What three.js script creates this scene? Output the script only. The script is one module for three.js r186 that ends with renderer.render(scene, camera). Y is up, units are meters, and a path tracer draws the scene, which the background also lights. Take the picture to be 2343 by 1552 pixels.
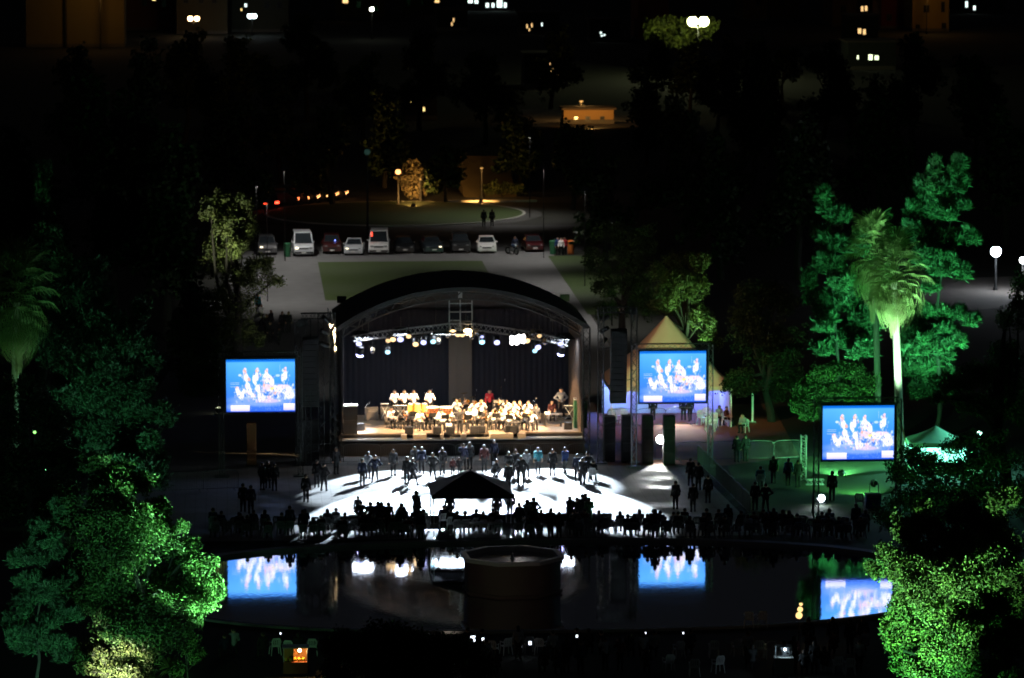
import * as THREE from 'three';
import { mergeGeometries, mergeVertices } from 'three/addons/utils/BufferGeometryUtils.js';
import { MarchingCubes } from 'three/addons/objects/MarchingCubes.js';
import { RectAreaLightUniformsLib } from 'three/addons/lights/RectAreaLightUniformsLib.js';

// ---------------------------------------------------------------- camera, sky, moon, exposure
const scene = new THREE.Scene();
const V3 = (x = 0, y = 0, z = 0) => new THREE.Vector3(x, y, z);
const R = THREE.MathUtils.degToRad;
const F = 9500, CX = 1171.5, CY = 776;              // long lens: focal length and centre, in photograph pixels
const PITCH = Math.atan(1176 / F), YAW = Math.atan(0.0670), CAM_H = 40;
const camera = new THREE.PerspectiveCamera(2 * Math.atan(CY / F) * 180 / Math.PI, 1024 / 678, 1, 4000);
camera.rotation.order = 'YXZ';
camera.rotation.set(-PITCH, -YAW, 0);
camera.position.set(0, CAM_H, 0);
camera.focus = 120; camera.userData.fStop = 2.2;      // slightly missed focus, as in the photograph
camera.updateMatrixWorld(true);
const dirOf = (px, py) => V3((px - CX) / F, -(py - CY) / F, -1).applyQuaternion(camera.quaternion);
{ const d = dirOf(1058, 1043), t = CAM_H / -d.y; camera.position.x = -d.x * t; }   // the park's axis is x = 0
camera.updateMatrixWorld(true);

const skyData = new Float32Array(64 * 32 * 4);
for (let y = 0; y < 32; y++) for (let x = 0; x < 64; x++) {
  const up = Math.max(0, (y - 15.5) / 16), i = (y * 64 + x) * 4;
  skyData.set([0.0042 - 0.002 * up, 0.0045 - 0.002 * up, 0.0054 - 0.0024 * up, 1], i);
}
const sky = new THREE.DataTexture(skyData, 64, 32, THREE.RGBAFormat, THREE.FloatType);
sky.mapping = THREE.EquirectangularReflectionMapping; sky.magFilter = THREE.LinearFilter; sky.needsUpdate = true;
scene.background = sky; scene.environment = sky;
const moon = new THREE.DirectionalLight(0xdfe8ff, 0.004);
moon.name = 'moonlight'; moon.position.set(-60, 160, 40); moon.castShadow = true;
Object.assign(moon.shadow.camera, { left: -150, right: 150, top: 150, bottom: -400, near: 1, far: 900 });
scene.add(moon);
const renderer = new THREE.WebGLRenderer({ antialias: true });
renderer.shadowMap.enabled = true;
renderer.toneMapping = THREE.LinearToneMapping;
renderer.toneMappingExposure = 1;
RectAreaLightUniformsLib.init();

// ---------------------------------------------------------------- helpers
let seedNow = 12345;
const rnd = () => { seedNow = (seedNow + 0x6d2b79f5) | 0; let t = Math.imul(seedNow ^ (seedNow >>> 15), 1 | seedNow); t = (t + Math.imul(t ^ (t >>> 7), 61 | t)) ^ t; return ((t ^ (t >>> 14)) >>> 0) / 4294967296; };
const rr = (a, b) => a + (b - a) * rnd();
const seed = (n) => { seedNow = n; };
const CAM = camera.position;
// a photograph pixel -> the point of the place that lies there, on a level y = h or on the upright plane z
const G = (px, py, h = 0) => { const d = dirOf(px, py), t = (h - CAM.y) / d.y; return V3(CAM.x + d.x * t, h, CAM.z + d.z * t); };
const Vz = (px, py, z) => { const d = dirOf(px, py), t = (z - CAM.z) / d.z; return V3(CAM.x + d.x * t, CAM.y + d.y * t, z); };
const metre = (z) => F / Math.hypot(z - CAM.z, CAM_H) * 1.0;                // photograph pixels per metre at depth z (about)
const heightAt = (px, baseY, topY) => Vz(px, topY, G(px, baseY).z).y;

const used = {};
const numbered = (n) => { const k = (used[n] = (used[n] ?? -1) + 1); return k ? n + '_' + String(k).padStart(3, '0') : n; };
const flags = (m) => { m.castShadow = m.receiveShadow = true; return m; };
function tag(o, label, category, group, kind) {
  o.userData = { label, category }; if (group) o.userData.group = group; if (kind) o.userData.kind = kind; return o;
}
function thing(name, label, category, at = V3(), turn = 0, group) {
  const o = new THREE.Group(); o.name = numbered(name); o.position.copy(at); o.rotation.y = turn; scene.add(o);
  return tag(o, label, category, group);
}
const tidy = (g) => { g = g.index ? g : g.clone().setIndex([...Array(g.attributes.position.count).keys()]); for (const k of Object.keys(g.attributes)) if (!['position', 'normal', 'uv'].includes(k)) g.deleteAttribute(k); if (!g.attributes.uv) g.setAttribute('uv', new THREE.BufferAttribute(new Float32Array(g.attributes.position.count * 2), 2)); g.morphAttributes = {}; return g; };
const merge = (gs) => (gs.length === 1 ? gs[0] : mergeGeometries(gs.map(tidy)));
const part = (name, geo, m, parent) => { const o = flags(new THREE.Mesh(Array.isArray(geo) ? merge(geo) : geo, m)); o.name = name; parent.add(o); return o; };
const whole = (name, geo, m, label, category, group, kind) => { const o = part(numbered(name), geo, m, scene); return tag(o, label, category, group, kind); };
const struct = (name, geo, m) => { const o = part(numbered(name), geo, m, scene); o.userData = { kind: 'structure' }; return o; };
function copy(src, label, at, turn, s, group) {
  const o = src.clone(); o.name = numbered(src.name.replace(/_\d{3}$/, '')); o.userData = { ...src.userData };
  if (label) o.userData.label = label; if (group) o.userData.group = group;
  if (at) o.position.copy(at); if (turn !== undefined) o.rotation.y = turn; if (s) o.scale.setScalar(s);
  scene.add(o); return o;
}
const ORD = ['first', 'second', 'third', 'fourth', 'fifth', 'sixth', 'seventh', 'eighth', 'ninth', 'tenth', 'eleventh', 'twelfth', 'thirteenth', 'fourteenth', 'fifteenth', 'sixteenth', 'seventeenth', 'eighteenth', 'nineteenth', 'twentieth'];

// geometry
const box = (w, h, d, x = 0, y = 0, z = 0) => new THREE.BoxGeometry(w, h, d).translate(x, y, z);
const YUP = V3(0, 1, 0);
function bar(a, b, r, r2 = r, n = 6) {
  const d = b.clone().sub(a), g = new THREE.CylinderGeometry(r2, r, d.length(), n, 1);
  g.applyQuaternion(new THREE.Quaternion().setFromUnitVectors(YUP, d.clone().normalize()));
  const m = a.clone().add(b).multiplyScalar(0.5); return g.translate(m.x, m.y, m.z);
}
const cyl = (r1, r2, h, x = 0, y = 0, z = 0, n = 16, open = false) => new THREE.CylinderGeometry(r1, r2, h, n, 1, open).translate(x, y, z);
const ball = (r, x = 0, y = 0, z = 0, n = 12) => new THREE.SphereGeometry(r, n, Math.ceil(n * 0.7)).translate(x, y, z);
function tube(pts, r, seg = 24, n = 6) { return new THREE.TubeGeometry(new THREE.CatmullRomCurve3(pts), seg, r, n); }
function trussGeo(a, b, w, n, r = 0.028) {          // four chords with zigzag lacing on the sides
  const d = b.clone().sub(a), L = d.length(); d.normalize();
  const s = Math.abs(d.y) > 0.9 ? V3(1, 0, 0) : V3().crossVectors(d, YUP).normalize(), t = V3().crossVectors(s, d).normalize();
  const P = (u, i, j) => a.clone().addScaledVector(d, u * L).addScaledVector(s, i * w / 2).addScaledVector(t, j * w / 2), g = [];
  const C = [[-1, -1], [1, -1], [1, 1], [-1, 1]];
  for (const [i, j] of C) g.push(bar(P(0, i, j), P(1, i, j), r, r, 5));
  for (let k = 0; k < n; k++) for (let f = 0; f < 4; f++) {
    const p = C[f], q = C[(f + 1) % 4], [e, h] = (k + f) % 2 ? [p, q] : [q, p];
    g.push(bar(P(k / n, ...e), P((k + 1) / n, ...h), r * 0.55, r * 0.55, 4));
  }
  return merge(g);
}
function poly(pts, y, hole) {                        // level sheet through ground points given as [x, z]
  const s = new THREE.Shape(pts.map(([x, z]) => new THREE.Vector2(x, -z)));
  if (hole) s.holes.push(new THREE.Path(hole.map(([x, z]) => new THREE.Vector2(x, -z))));
  return new THREE.ShapeGeometry(s).rotateX(-Math.PI / 2).translate(0, y, 0);
}
const polyPx = (pts, y) => poly(pts.map(([px, py]) => { const p = G(px, py); return [p.x, p.z]; }), y);
function quadGeo(pts) {                              // flat panel through 4 points
  const g = new THREE.BufferGeometry();
  g.setAttribute('position', new THREE.Float32BufferAttribute(pts.flatMap((p) => [p.x, p.y, p.z]), 3));
  g.setAttribute('uv', new THREE.Float32BufferAttribute([0, 0, 1, 0, 1, 1, 0, 1], 2)); g.setIndex([0, 1, 2, 0, 2, 3]); g.computeVertexNormals(); return g;
}
// tileable noise
function hashGrid(n, s) { const a = new Float32Array(n * n); const keep = seedNow; seed(s); for (let i = 0; i < a.length; i++) a[i] = rnd(); seed(keep); return a; }
function noiseField(size, cells, octaves, s) {
  const out = new Float32Array(size * size); let amp = 1, tot = 0;
  for (let o = 0; o < octaves; o++, amp *= 0.55, cells *= 2) {
    const g = hashGrid(cells, s + o * 77); tot += amp;
    for (let y = 0; y < size; y++) for (let x = 0; x < size; x++) {
      const u = x / size * cells, v = y / size * cells, i = Math.floor(u), j = Math.floor(v); let a = u - i, b = v - j; a = a * a * (3 - 2 * a); b = b * b * (3 - 2 * b);
      const k = (p, q) => g[(q % cells) * cells + (p % cells)];
      out[y * size + x] += amp * ((k(i, j) * (1 - a) + k(i + 1, j) * a) * (1 - b) + (k(i, j + 1) * (1 - a) + k(i + 1, j + 1) * a) * b);
    }
  }
  for (let i = 0; i < out.length; i++) out[i] /= tot; return out;
}
function tex(size, fn, rep, srgb) {
  const d = new Uint8Array(size * size * 4);
  for (let y = 0; y < size; y++) for (let x = 0; x < size; x++) { const c = fn(x, y); for (let k = 0; k < 3; k++) d[(y * size + x) * 4 + k] = Math.max(0, Math.min(255, c[k] * 255)); d[(y * size + x) * 4 + 3] = 255; }
  const t = new THREE.DataTexture(d, size, size, THREE.RGBAFormat); t.wrapS = t.wrapT = THREE.RepeatWrapping; t.magFilter = THREE.LinearFilter; t.minFilter = THREE.LinearMipmapLinearFilter; t.generateMipmaps = true;
  t.repeat.set(1 / rep, 1 / rep); if (srgb) t.colorSpace = THREE.SRGBColorSpace; t.needsUpdate = true; return t;
}
const N1 = noiseField(256, 4, 6, 11), N2 = noiseField(256, 8, 5, 29), N3 = noiseField(256, 32, 3, 53);
const grey = (f) => (x, y) => { const v = f(x, y); return [v, v, v]; };
const at = (N, x, y) => N[((y & 255) << 8) | (x & 255)];
const tMottle = (rep, lo, hi) => tex(256, grey((x, y) => lo + (hi - lo) * (0.55 * at(N1, x, y) + 0.45 * at(N2, y, x))), rep);
const tFine = tex(256, grey((x, y) => 0.4 * at(N2, x, y) + 0.6 * at(N3, x, y)), 1.2);

const lin = (c) => Array.isArray(c) ? new THREE.Color().setRGB(...c) : new THREE.Color(c);
const mat = (c, roughness = 0.8, metalness = 0, extra = {}) => new THREE.MeshStandardMaterial({ color: lin(c), roughness, metalness, side: THREE.DoubleSide, ...extra });
const glow = (c, k) => new THREE.MeshStandardMaterial({ color: 0x111111, emissive: lin(c), emissiveIntensity: k, roughness: 0.4 });
const mottle8 = tMottle(8, 0.55, 1), mottle3 = tMottle(3, 0.6, 1), mottle30 = tMottle(30, 0.45, 1);
const M = {
  black: mat([0.012, 0.012, 0.013], 0.7), blackMetal: mat([0.03, 0.032, 0.034], 0.5, 0.6), alu: mat([0.5, 0.51, 0.52], 0.42, 0.85), steel: mat([0.28, 0.29, 0.3], 0.45, 0.8),
  darkSteel: mat([0.06, 0.065, 0.066], 0.5, 0.5), white: mat([0.72, 0.72, 0.7], 0.6), chair: mat([0.66, 0.67, 0.68], 0.45), chairGrey: mat([0.16, 0.165, 0.17], 0.5), chairBlack: mat([0.014, 0.014, 0.015], 0.6), curtain: mat([0.007, 0.009, 0.018], 0.9), wood: mat([0.3, 0.2, 0.1], 0.6),
  rubber: mat([0.015, 0.015, 0.015], 0.85), canvasDark: mat([0.018, 0.018, 0.022], 0.75), green: mat([0.02, 0.12, 0.05], 0.5), orange: mat([0.5, 0.13, 0.02], 0.5),
};
function spot(parent, from, to, color, intensity, angle, penumbra = 0.4, radius = 4) {
  const l = new THREE.SpotLight(lin(color), intensity, 0, R(angle), penumbra, 2); l.name = 'beam';
  l.position.copy(parent.worldToLocal ? parent.worldToLocal(from.clone()) : from); l.target.position.copy(to);
  l.castShadow = true; l.shadow.radius = radius; parent.add(l); return l;
}
function point(parent, from, color, intensity, radius = 5) {
  const l = new THREE.PointLight(lin(color), intensity, 0, 2); l.name = 'light_point'; parent.updateMatrixWorld(true); l.position.copy(parent.worldToLocal(from.clone())); l.castShadow = true; l.shadow.radius = radius; parent.add(l); return l;
}

// ---------------------------------------------------------------- ground, pool, paving
const ZS = G(1058, 1043).z;                               // the front of the stage
const pool = { x: G(1250, 1340).x, z: (G(1171, 1241).z + G(1171, 1446).z) / 2, a: 21, b: 0 };
pool.b = Math.abs(G(1171, 1241).z - G(1171, 1446).z) / 2;
const poolPt = (t, grow = 0) => { const c = Math.cos(t), s = Math.sin(t), e = 2 / 2.6; return [pool.x + Math.sign(c) * Math.abs(c) ** e * (pool.a + grow), pool.z + Math.sign(s) * Math.abs(s) ** e * (pool.b + grow)]; };
const poolRing = (grow) => Array.from({ length: 96 }, (_, i) => poolPt(i / 96 * 2 * Math.PI, grow));
struct('ground', poly([[-700, 60], [700, 60], [700, -2400], [-700, -2400]], 0, poolRing(0.5)), mat([0.014, 0.016, 0.009], 0.95, 0, { map: mottle30, bumpMap: mottle3, bumpScale: 0.03 }));
const WATER = -0.07;
{ // ripples are a computed height map on the water
  const rip = tex(256, grey((x, y) => 0.5 * at(N1, x, y) + 0.5 * at(N3, x * 2, y)), 7);
  struct('water', poly(poolRing(0.05), WATER), new THREE.MeshPhysicalMaterial({ color: lin([0.62, 0.66, 0.74]), metalness: 1, roughness: 0.035, bumpMap: rip, bumpScale: 0.0017 }));
  const A = poolRing(0), B = poolRing(0.5), pos = [], idx = [];
  const prof = [[A, -1.2], [A, 0.1], [B, 0.13], [B, -0.05]];
  for (let i = 0; i < 96; i++) for (const [ring, y] of prof) pos.push(ring[i][0], y, ring[i][1]);
  for (let i = 0; i < 96; i++) for (let k = 0; k < 3; k++) { const a = i * 4 + k, b = ((i + 1) % 96) * 4 + k; idx.push(a, b, a + 1, b, b + 1, a + 1); }
  let g = new THREE.BufferGeometry(); g.setAttribute('position', new THREE.Float32BufferAttribute(pos, 3)); g.setIndex(idx); g = g.toNonIndexed(); g.computeVertexNormals();
  struct('pool_kerb', g, mat([0.22, 0.22, 0.21], 0.8, 0, { side: THREE.DoubleSide }));
}
const ZP = G(1058, 1233).z;                               // front edge of the paved square
const sheet = (name, pts, y, m) => struct(name, polyPx(pts, y), m);
{ // paving: slabs with joints, wet in patches
  const slabs = tex(512, grey((x, y) => { const j = (x % 64 < 3 || y % 64 < 3) ? 0.15 : 0.85; return 0.75 * j + 0.25 * at(N3, x, y); }), 5);
  const wet = tex(256, grey((x, y) => { const v = 0.6 * at(N1, x, y) + 0.4 * at(N2, x, y); return 0.5 + 0.45 * THREE.MathUtils.smoothstep(v, 0.38, 0.56); }), 14);
  const tone = tex(512, (x, y) => { const j = (x % 64 < 3 || y % 64 < 3) ? 0.7 : 1, c = 0.82 + 0.18 * at(N2, (x >> 6) * 37, (y >> 6) * 91); const v = j * c * (0.85 + 0.3 * at(N1, x, y)); return [v, v * 0.98, v * 0.95]; }, 5);
  const p = (px, py) => { const q = G(px, py); return [q.x, q.z]; };
  struct('square', poly([[-26, ZP], p(250, 1066), p(1585, 1066), p(1700, 1180), [17, ZP]], 0.008), new THREE.MeshPhysicalMaterial({ color: lin([0.3, 0.29, 0.28]), roughness: 1, specularIntensity: 0.3, map: tone, roughnessMap: wet, bumpMap: slabs, bumpScale: 0.006 }));
}
const asphalt = mat([0.2, 0.2, 0.2], 0.9, 0, { map: mottle8, bumpMap: tFine, bumpScale: 0.004 });
const grass = mat([0.05, 0.085, 0.02], 0.95, 0, { map: mottle3, bumpMap: tFine, bumpScale: 0.03 });
sheet('service_yard', [[250, 1066], [560, 575], [1262, 575], [1480, 930], [1400, 1066]], 0.004, asphalt);
sheet('rear_lawn', [[727, 600], [1103, 597], [1152, 688], [744, 688]], 0.012, mat([0.05, 0.085, 0.012], 0.95, 0, { map: mottle3 }));
sheet('side_lawn', [[1254, 586], [1420, 586], [1520, 720], [1345, 720]], 0.012, grass);
sheet('clay_court', [[1392, 1066], [1360, 925], [1765, 925], [1830, 1045], [1660, 1066]], 0.012, mat([0.24, 0.1, 0.05], 0.9, 0, { map: mottle3, bumpMap: tFine, bumpScale: 0.01 }));
sheet('screen_lawn', [[1664, 1066], [1836, 1045], [2250, 1030], [2300, 1190], [1716, 1190]], 0.012, grass);
sheet('car_park', [[520, 574], [560, 515], [1500, 515], [1430, 574]], 0.008, mat([0.06, 0.06, 0.062], 0.9, 0, { map: mottle8 }));
sheet('road', [[380, 464], [380, 440], [1500, 440], [1500, 464]], 0.006, mat([0.06, 0.06, 0.06], 0.9, 0, { map: mottle8 }));
sheet('far_road', [[1180, 290], [1180, 250], [1480, 250], [1480, 290]], 0.006, mat([0.2, 0.19, 0.18], 0.9, 0, { map: mottle30 }));
sheet('east_path', [[2110, 720], [2090, 640], [2343, 632], [2343, 700]], 0.006, mat([0.2, 0.17, 0.15], 0.9, 0, { map: mottle8 }));
{ // planted roundabout behind the car park, with its kerb
  const c = G(905, 490), ring = (r) => Array.from({ length: 64 }, (_, i) => [c.x + r * Math.cos(i / 32 * Math.PI), c.z + r * Math.sin(i / 32 * Math.PI)]);
  struct('roundabout_path', poly(ring(15.2), 0.014), mat([0.07, 0.07, 0.065], 0.9, 0, { map: mottle8 }));
  struct('roundabout_lawn', poly(ring(13.2), 0.135), grass);
  const k = new THREE.Shape(ring(13.5).map(([x, z]) => new THREE.Vector2(x, -z))); k.holes.push(new THREE.Path(ring(13.2).map(([x, z]) => new THREE.Vector2(x, -z))));
  struct('roundabout_kerb', new THREE.ExtrudeGeometry(k, { depth: 0.14, bevelEnabled: false, curveSegments: 1 }).rotateX(-Math.PI / 2), mat([0.4, 0.39, 0.36], 0.8));
  const a = G(1025, 463), b = G(1228, 462), d = b.clone().sub(a);
  struct('pavement_kerb', box(d.length(), 0.22, 0.5).rotateY(-Math.atan2(d.z, d.x)).translate((a.x + b.x) / 2, 0.11, (a.z + b.z) / 2), mat([0.45, 0.42, 0.36], 0.8));
}
{ const w = thing('low_wall', 'long low dark stone wall between the lit square and the seated crowd', 'wall', V3(0, 0, G(1058, 1197).z));
  const x0 = G(735, 1197).x, x1 = G(1400, 1194).x, n = 9, L = (x1 - x0) / n;
  for (let i = 0; i < n; i++) part('coping_stone', new THREE.BoxGeometry(L - 0.02, 0.08, 0.46).translate(x0 + (i + 0.5) * L, 0.46, 0), mat([0.05, 0.05, 0.052], 0.7), w);
  part('wall_base', box(x1 - x0, 0.42, 0.36, (x0 + x1) / 2, 0.21, 0), mat([0.06, 0.058, 0.056], 0.9, 0, { bumpMap: tFine, bumpScale: 0.01 }), w);
}
{ // octagonal fountain in the middle of the pool
  const c = G(1172, 1352, WATER), f = thing('fountain', 'octagonal brown stone fountain basin standing in the dark pool', 'fountain', V3(c.x, WATER, c.z), R(4));
  const stone = mat([0.19, 0.13, 0.105], 0.75, 0, { map: mottle3, bumpMap: tFine, bumpScale: 0.02 }), rimM = mat([0.55, 0.52, 0.48], 0.45), oct = (r1, r2, h, y, open) => new THREE.CylinderGeometry(r1, r2, h, 8, 1, open).rotateY(Math.PI / 8).translate(0, y, 0);
  const k = 2.52 / Math.cos(Math.PI / 8);
  part('body', merge([oct(k * 0.97, k * 0.95, 2.2, 0.7, true), oct(k, k, 0.12, 0.12)]), stone, f);
  const s = new THREE.Shape(), hp = new THREE.Path(); for (let i = 0; i < 8; i++) { const a = Math.PI / 8 + i * Math.PI / 4; s[i ? 'lineTo' : 'moveTo'](Math.cos(a) * k * 1.03, Math.sin(a) * k * 1.03); hp[i ? 'lineTo' : 'moveTo'](Math.cos(a) * k * 0.93, Math.sin(a) * k * 0.93); }
  s.holes.push(hp);
  part('rim', new THREE.ExtrudeGeometry(s, { depth: 0.16, bevelEnabled: true, bevelSize: 0.02, bevelThickness: 0.02, bevelSegments: 1 }).rotateX(-Math.PI / 2).translate(0, 1.78, 0), rimM, f);
  part('inner_wall', oct(k * 0.93, k * 0.9, 0.5, 1.62, true), rimM, f);
  part('basin_water', new THREE.CircleGeometry(k * 0.925, 8).rotateX(-Math.PI / 2).rotateY(Math.PI / 8).translate(0, 1.72, 0), new THREE.MeshPhysicalMaterial({ color: lin([0.5, 0.5, 0.52]), metalness: 1, roughness: 0.12, bumpMap: mottle3, bumpScale: 0.004 }), f);
  part('spout', [cyl(0.05, 0.09, 0.3, 0, 1.83, 0, 10), cyl(0.12, 0.12, 0.05, 0, 1.74, 0, 10)], M.alu, f);
}

// ---------------------------------------------------------------- stage
const DECK = 1.35, roofY = (x) => 8.3 + Math.sqrt(14.05 ** 2 - x * x) - (14.05 - 2.5), HW = 8.05, DEPTH = 10;
{
  const t = thing('stage', 'large open-air concert stage with a black arched roof', 'stage', V3(0, 0, ZS));
  const arc = (off, n = 40) => Array.from({ length: n + 1 }, (_, i) => { const x = -HW + i / n * 2 * HW; const nx = x / 14.05, ny = Math.sqrt(1 - nx * nx); return [x + nx * off, roofY(x) + ny * off]; });
  const shell = (o1, o2, z0, z1) => { const s = new THREE.Shape([...arc(o1), ...arc(o2).reverse()].map(([x, y]) => new THREE.Vector2(x, y))); return new THREE.ExtrudeGeometry(s, { depth: z0 - z1, bevelEnabled: false }).translate(0, 0, z1); };
  part('roof', shell(0.06, 0, 0.5, -DEPTH), mat([0.012, 0.012, 0.015], 0.6, 0, { bumpMap: mottle3, bumpScale: 0.05 }), t);
  part('roof_lining', shell(-0.02, -0.05, 0.3, -DEPTH + 0.1), mat([0.12, 0.1, 0.085], 0.85), t);
  part('roof_edge', shell(0.09, -0.14, 0.62, 0.5), mat([0.016, 0.016, 0.018], 0.5), t);
  for (const z of [-0.1, -3.4, -6.6, -9.8]) {            // arched trusses
    const g = []; const A = arc(-0.2, 30), B = arc(-0.72, 30);
    for (let i = 0; i < 30; i++) for (const dz of [-0.2, 0.2]) {
      const a = V3(...A[i], z + dz), a2 = V3(...A[i + 1], z + dz), b = V3(...B[i], z + dz), b2 = V3(...B[i + 1], z + dz);
      g.push(bar(a, a2, 0.035, 0.035, 5), bar(b, b2, 0.035, 0.035, 5), bar(i % 2 ? a : b, i % 2 ? b2 : a2, 0.02, 0.02, 4));
      if (dz > 0) g.push(bar(b, V3(B[i][0], B[i][1], z - 0.2), 0.02, 0.02, 4));
    }
    part('arch_truss', g, M.darkSteel, t);
  }
  for (const x of [-HW + 0.1, HW - 0.1]) for (const z of [-0.1, -9.8]) part('column', [trussGeo(V3(x, 0, z), V3(x, 8.2, z), 0.42, 16, 0.035), box(0.8, 0.05, 0.8, x, 0.03, z)], M.black, t);
  for (const x of [-2.7, 2.7, 0]) part('purlin', bar(V3(x, roofY(x) - 0.25, 0), V3(x, roofY(x) - 0.25, -DEPTH), 0.05), M.darkSteel, t);
  // deck of separate panels, their edge trim and skirt
  const woods = [[0.33, 0.25, 0.17], [0.3, 0.23, 0.16], [0.36, 0.27, 0.19]].map((c) => mat(c, 0.62, 0, { map: mottle3 }));
  for (let i = 0; i < 8; i++) for (let j = 0; j < 5; j++) part('deck_panel', new THREE.BoxGeometry(1.955, 0.1, 1.78).translate(-6.86 + i * 1.96, DECK - 0.05, -1.75 - j * 1.79), woods[(i * 3 + j * 2) % 3], t);
  for (let i = 0; i < 8; i++) part('front_step', new THREE.BoxGeometry(1.955, 0.08, 0.8).translate(-6.86 + i * 1.96, DECK - 0.32, -0.44), mat([0.25, 0.25, 0.24], 0.45), t);
  part('step_edge', box(15.8, 0.07, 0.05, 0, DECK - 0.3, -0.01), M.alu, t);
  part('upper_skirt', box(15.7, 0.22, 0.04, 0, DECK - 0.2, -0.87), M.black, t);
  part('skirt', [box(15.7, DECK - 0.4, 0.05, 0, (DECK - 0.4) / 2 + 0.02, -0.08), box(0.05, DECK - 0.15, 9, -7.84, 0.6, -5), box(0.05, DECK - 0.15, 9, 7.84, 0.6, -5)], M.black, t);
  // drapes: folded cloth
  const drape = (w, h, folds, depth, seed0) => { const nx = folds * 8, g = new THREE.PlaneGeometry(w, h, nx, 4), p = g.attributes.position; for (let i = 0; i < p.count; i++) { const x = p.getX(i); p.setZ(i, depth * Math.sin(x / w * folds * 2 * Math.PI + Math.sin(x * 1.7 + seed0) * 0.9)); } g.computeVertexNormals(); return g; };
  part('backdrop', drape(15.4, 7.0, 44, 0.014, 1).translate(0, DECK + 3.5, -9.35), M.curtain, t);
  { const s = new THREE.Shape([[-7.8, 8.2], ...arc(-0.06).filter(([x]) => Math.abs(x) < 7.8), [7.8, 8.2]].map(([x, y]) => new THREE.Vector2(x, y)));
    part('rear_gable', new THREE.ShapeGeometry(s).translate(0, 0, -9.6), mat([0.06, 0.05, 0.045], 0.9), t); }
  for (const s of [-1, 1]) part('side_curtain', drape(8.6, 7.0, 22, 0.08, 2 + s).rotateY(Math.PI / 2).translate(s * 7.62, DECK + 3.5, -5.0), mat(s > 0 ? [0.06, 0.045, 0.035] : [0.03, 0.028, 0.03], 0.9), t);
  const cx0 = Vz(1027, 850, ZS - 8.9).x, cx1 = Vz(1080, 850, ZS - 8.9).x;
  part('centre_banner', drape(cx1 - cx0, 6.2, 3, 0.012, 5).translate((cx0 + cx1) / 2, DECK + 3.15, -9.1), mat([0.1, 0.09, 0.078], 0.85), t);
  for (const [px, w] of [[924, 0.34], [960, 0.85], [1011, 0.2], [1060, 0.35], [1147, 1.5], [1193, 0.5]]) { const p = Vz(px, 990, ZS - 0.45); part('front_plinth', new THREE.BoxGeometry(w, 0.28, 0.7).translate(p.x, DECK - 0.13, -0.42), mat([0.5, 0.42, 0.32], 0.6), t); }
}
// rolling scaffold frame hung in the roof, and the lighting truss
{
  const z = ZS - 1.6, a = Vz(1028, 760, z), b = Vz(1080, 688, z), f = thing('scaffold_frame', 'pale scaffold frame of rungs hung under the roof crown', 'scaffold', V3(0, 0, z)), g = [], c = Vz(1053, 700, z).x;
  for (const x of [a.x, c, b.x]) part('upright', bar(V3(x, a.y, 0), V3(x, b.y, 0), 0.045), M.alu, f);
  for (let k = 0; k < 4; k++) { const y = a.y + (b.y - a.y) * (0.1 + k * 0.27); part('rung', bar(V3(a.x, y, 0), V3(k > 1 ? b.x : c, y, 0), 0.035), M.alu, f); }
  part('hoist', [bar(V3(c, b.y, 0), V3(c, roofY(0) - 0.6, 0), 0.04), box(0.25, 0.5, 0.25, c, b.y + 0.35, 0)], M.alu, f);
  const tr = thing('lighting_truss', 'bowed aluminium lighting truss hung across the stage front', 'truss', V3(0, 0, z - 0.2));
  const P = [[808, 775], [880, 765], [955, 756], [1028, 748], [1085, 748], [1160, 758], [1240, 772], [1300, 785]].map(([px, py]) => { const p = Vz(px, py, z - 0.2); return V3(p.x, p.y, 0); });
  for (let i = 0; i < 7; i++) part('truss_section', trussGeo(P[i], P[i + 1], 0.4, 7, 0.03), M.alu, tr);
  for (const px of [843, 1265]) { const p = Vz(px, 760, z - 0.2); part('hanger', [bar(V3(p.x, p.y, 0), V3(p.x, roofY(p.x) - 0.6, 0), 0.03), box(0.3, 0.4, 0.3, p.x, p.y + 0.9, 0)], M.darkSteel, tr); }
}
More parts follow.
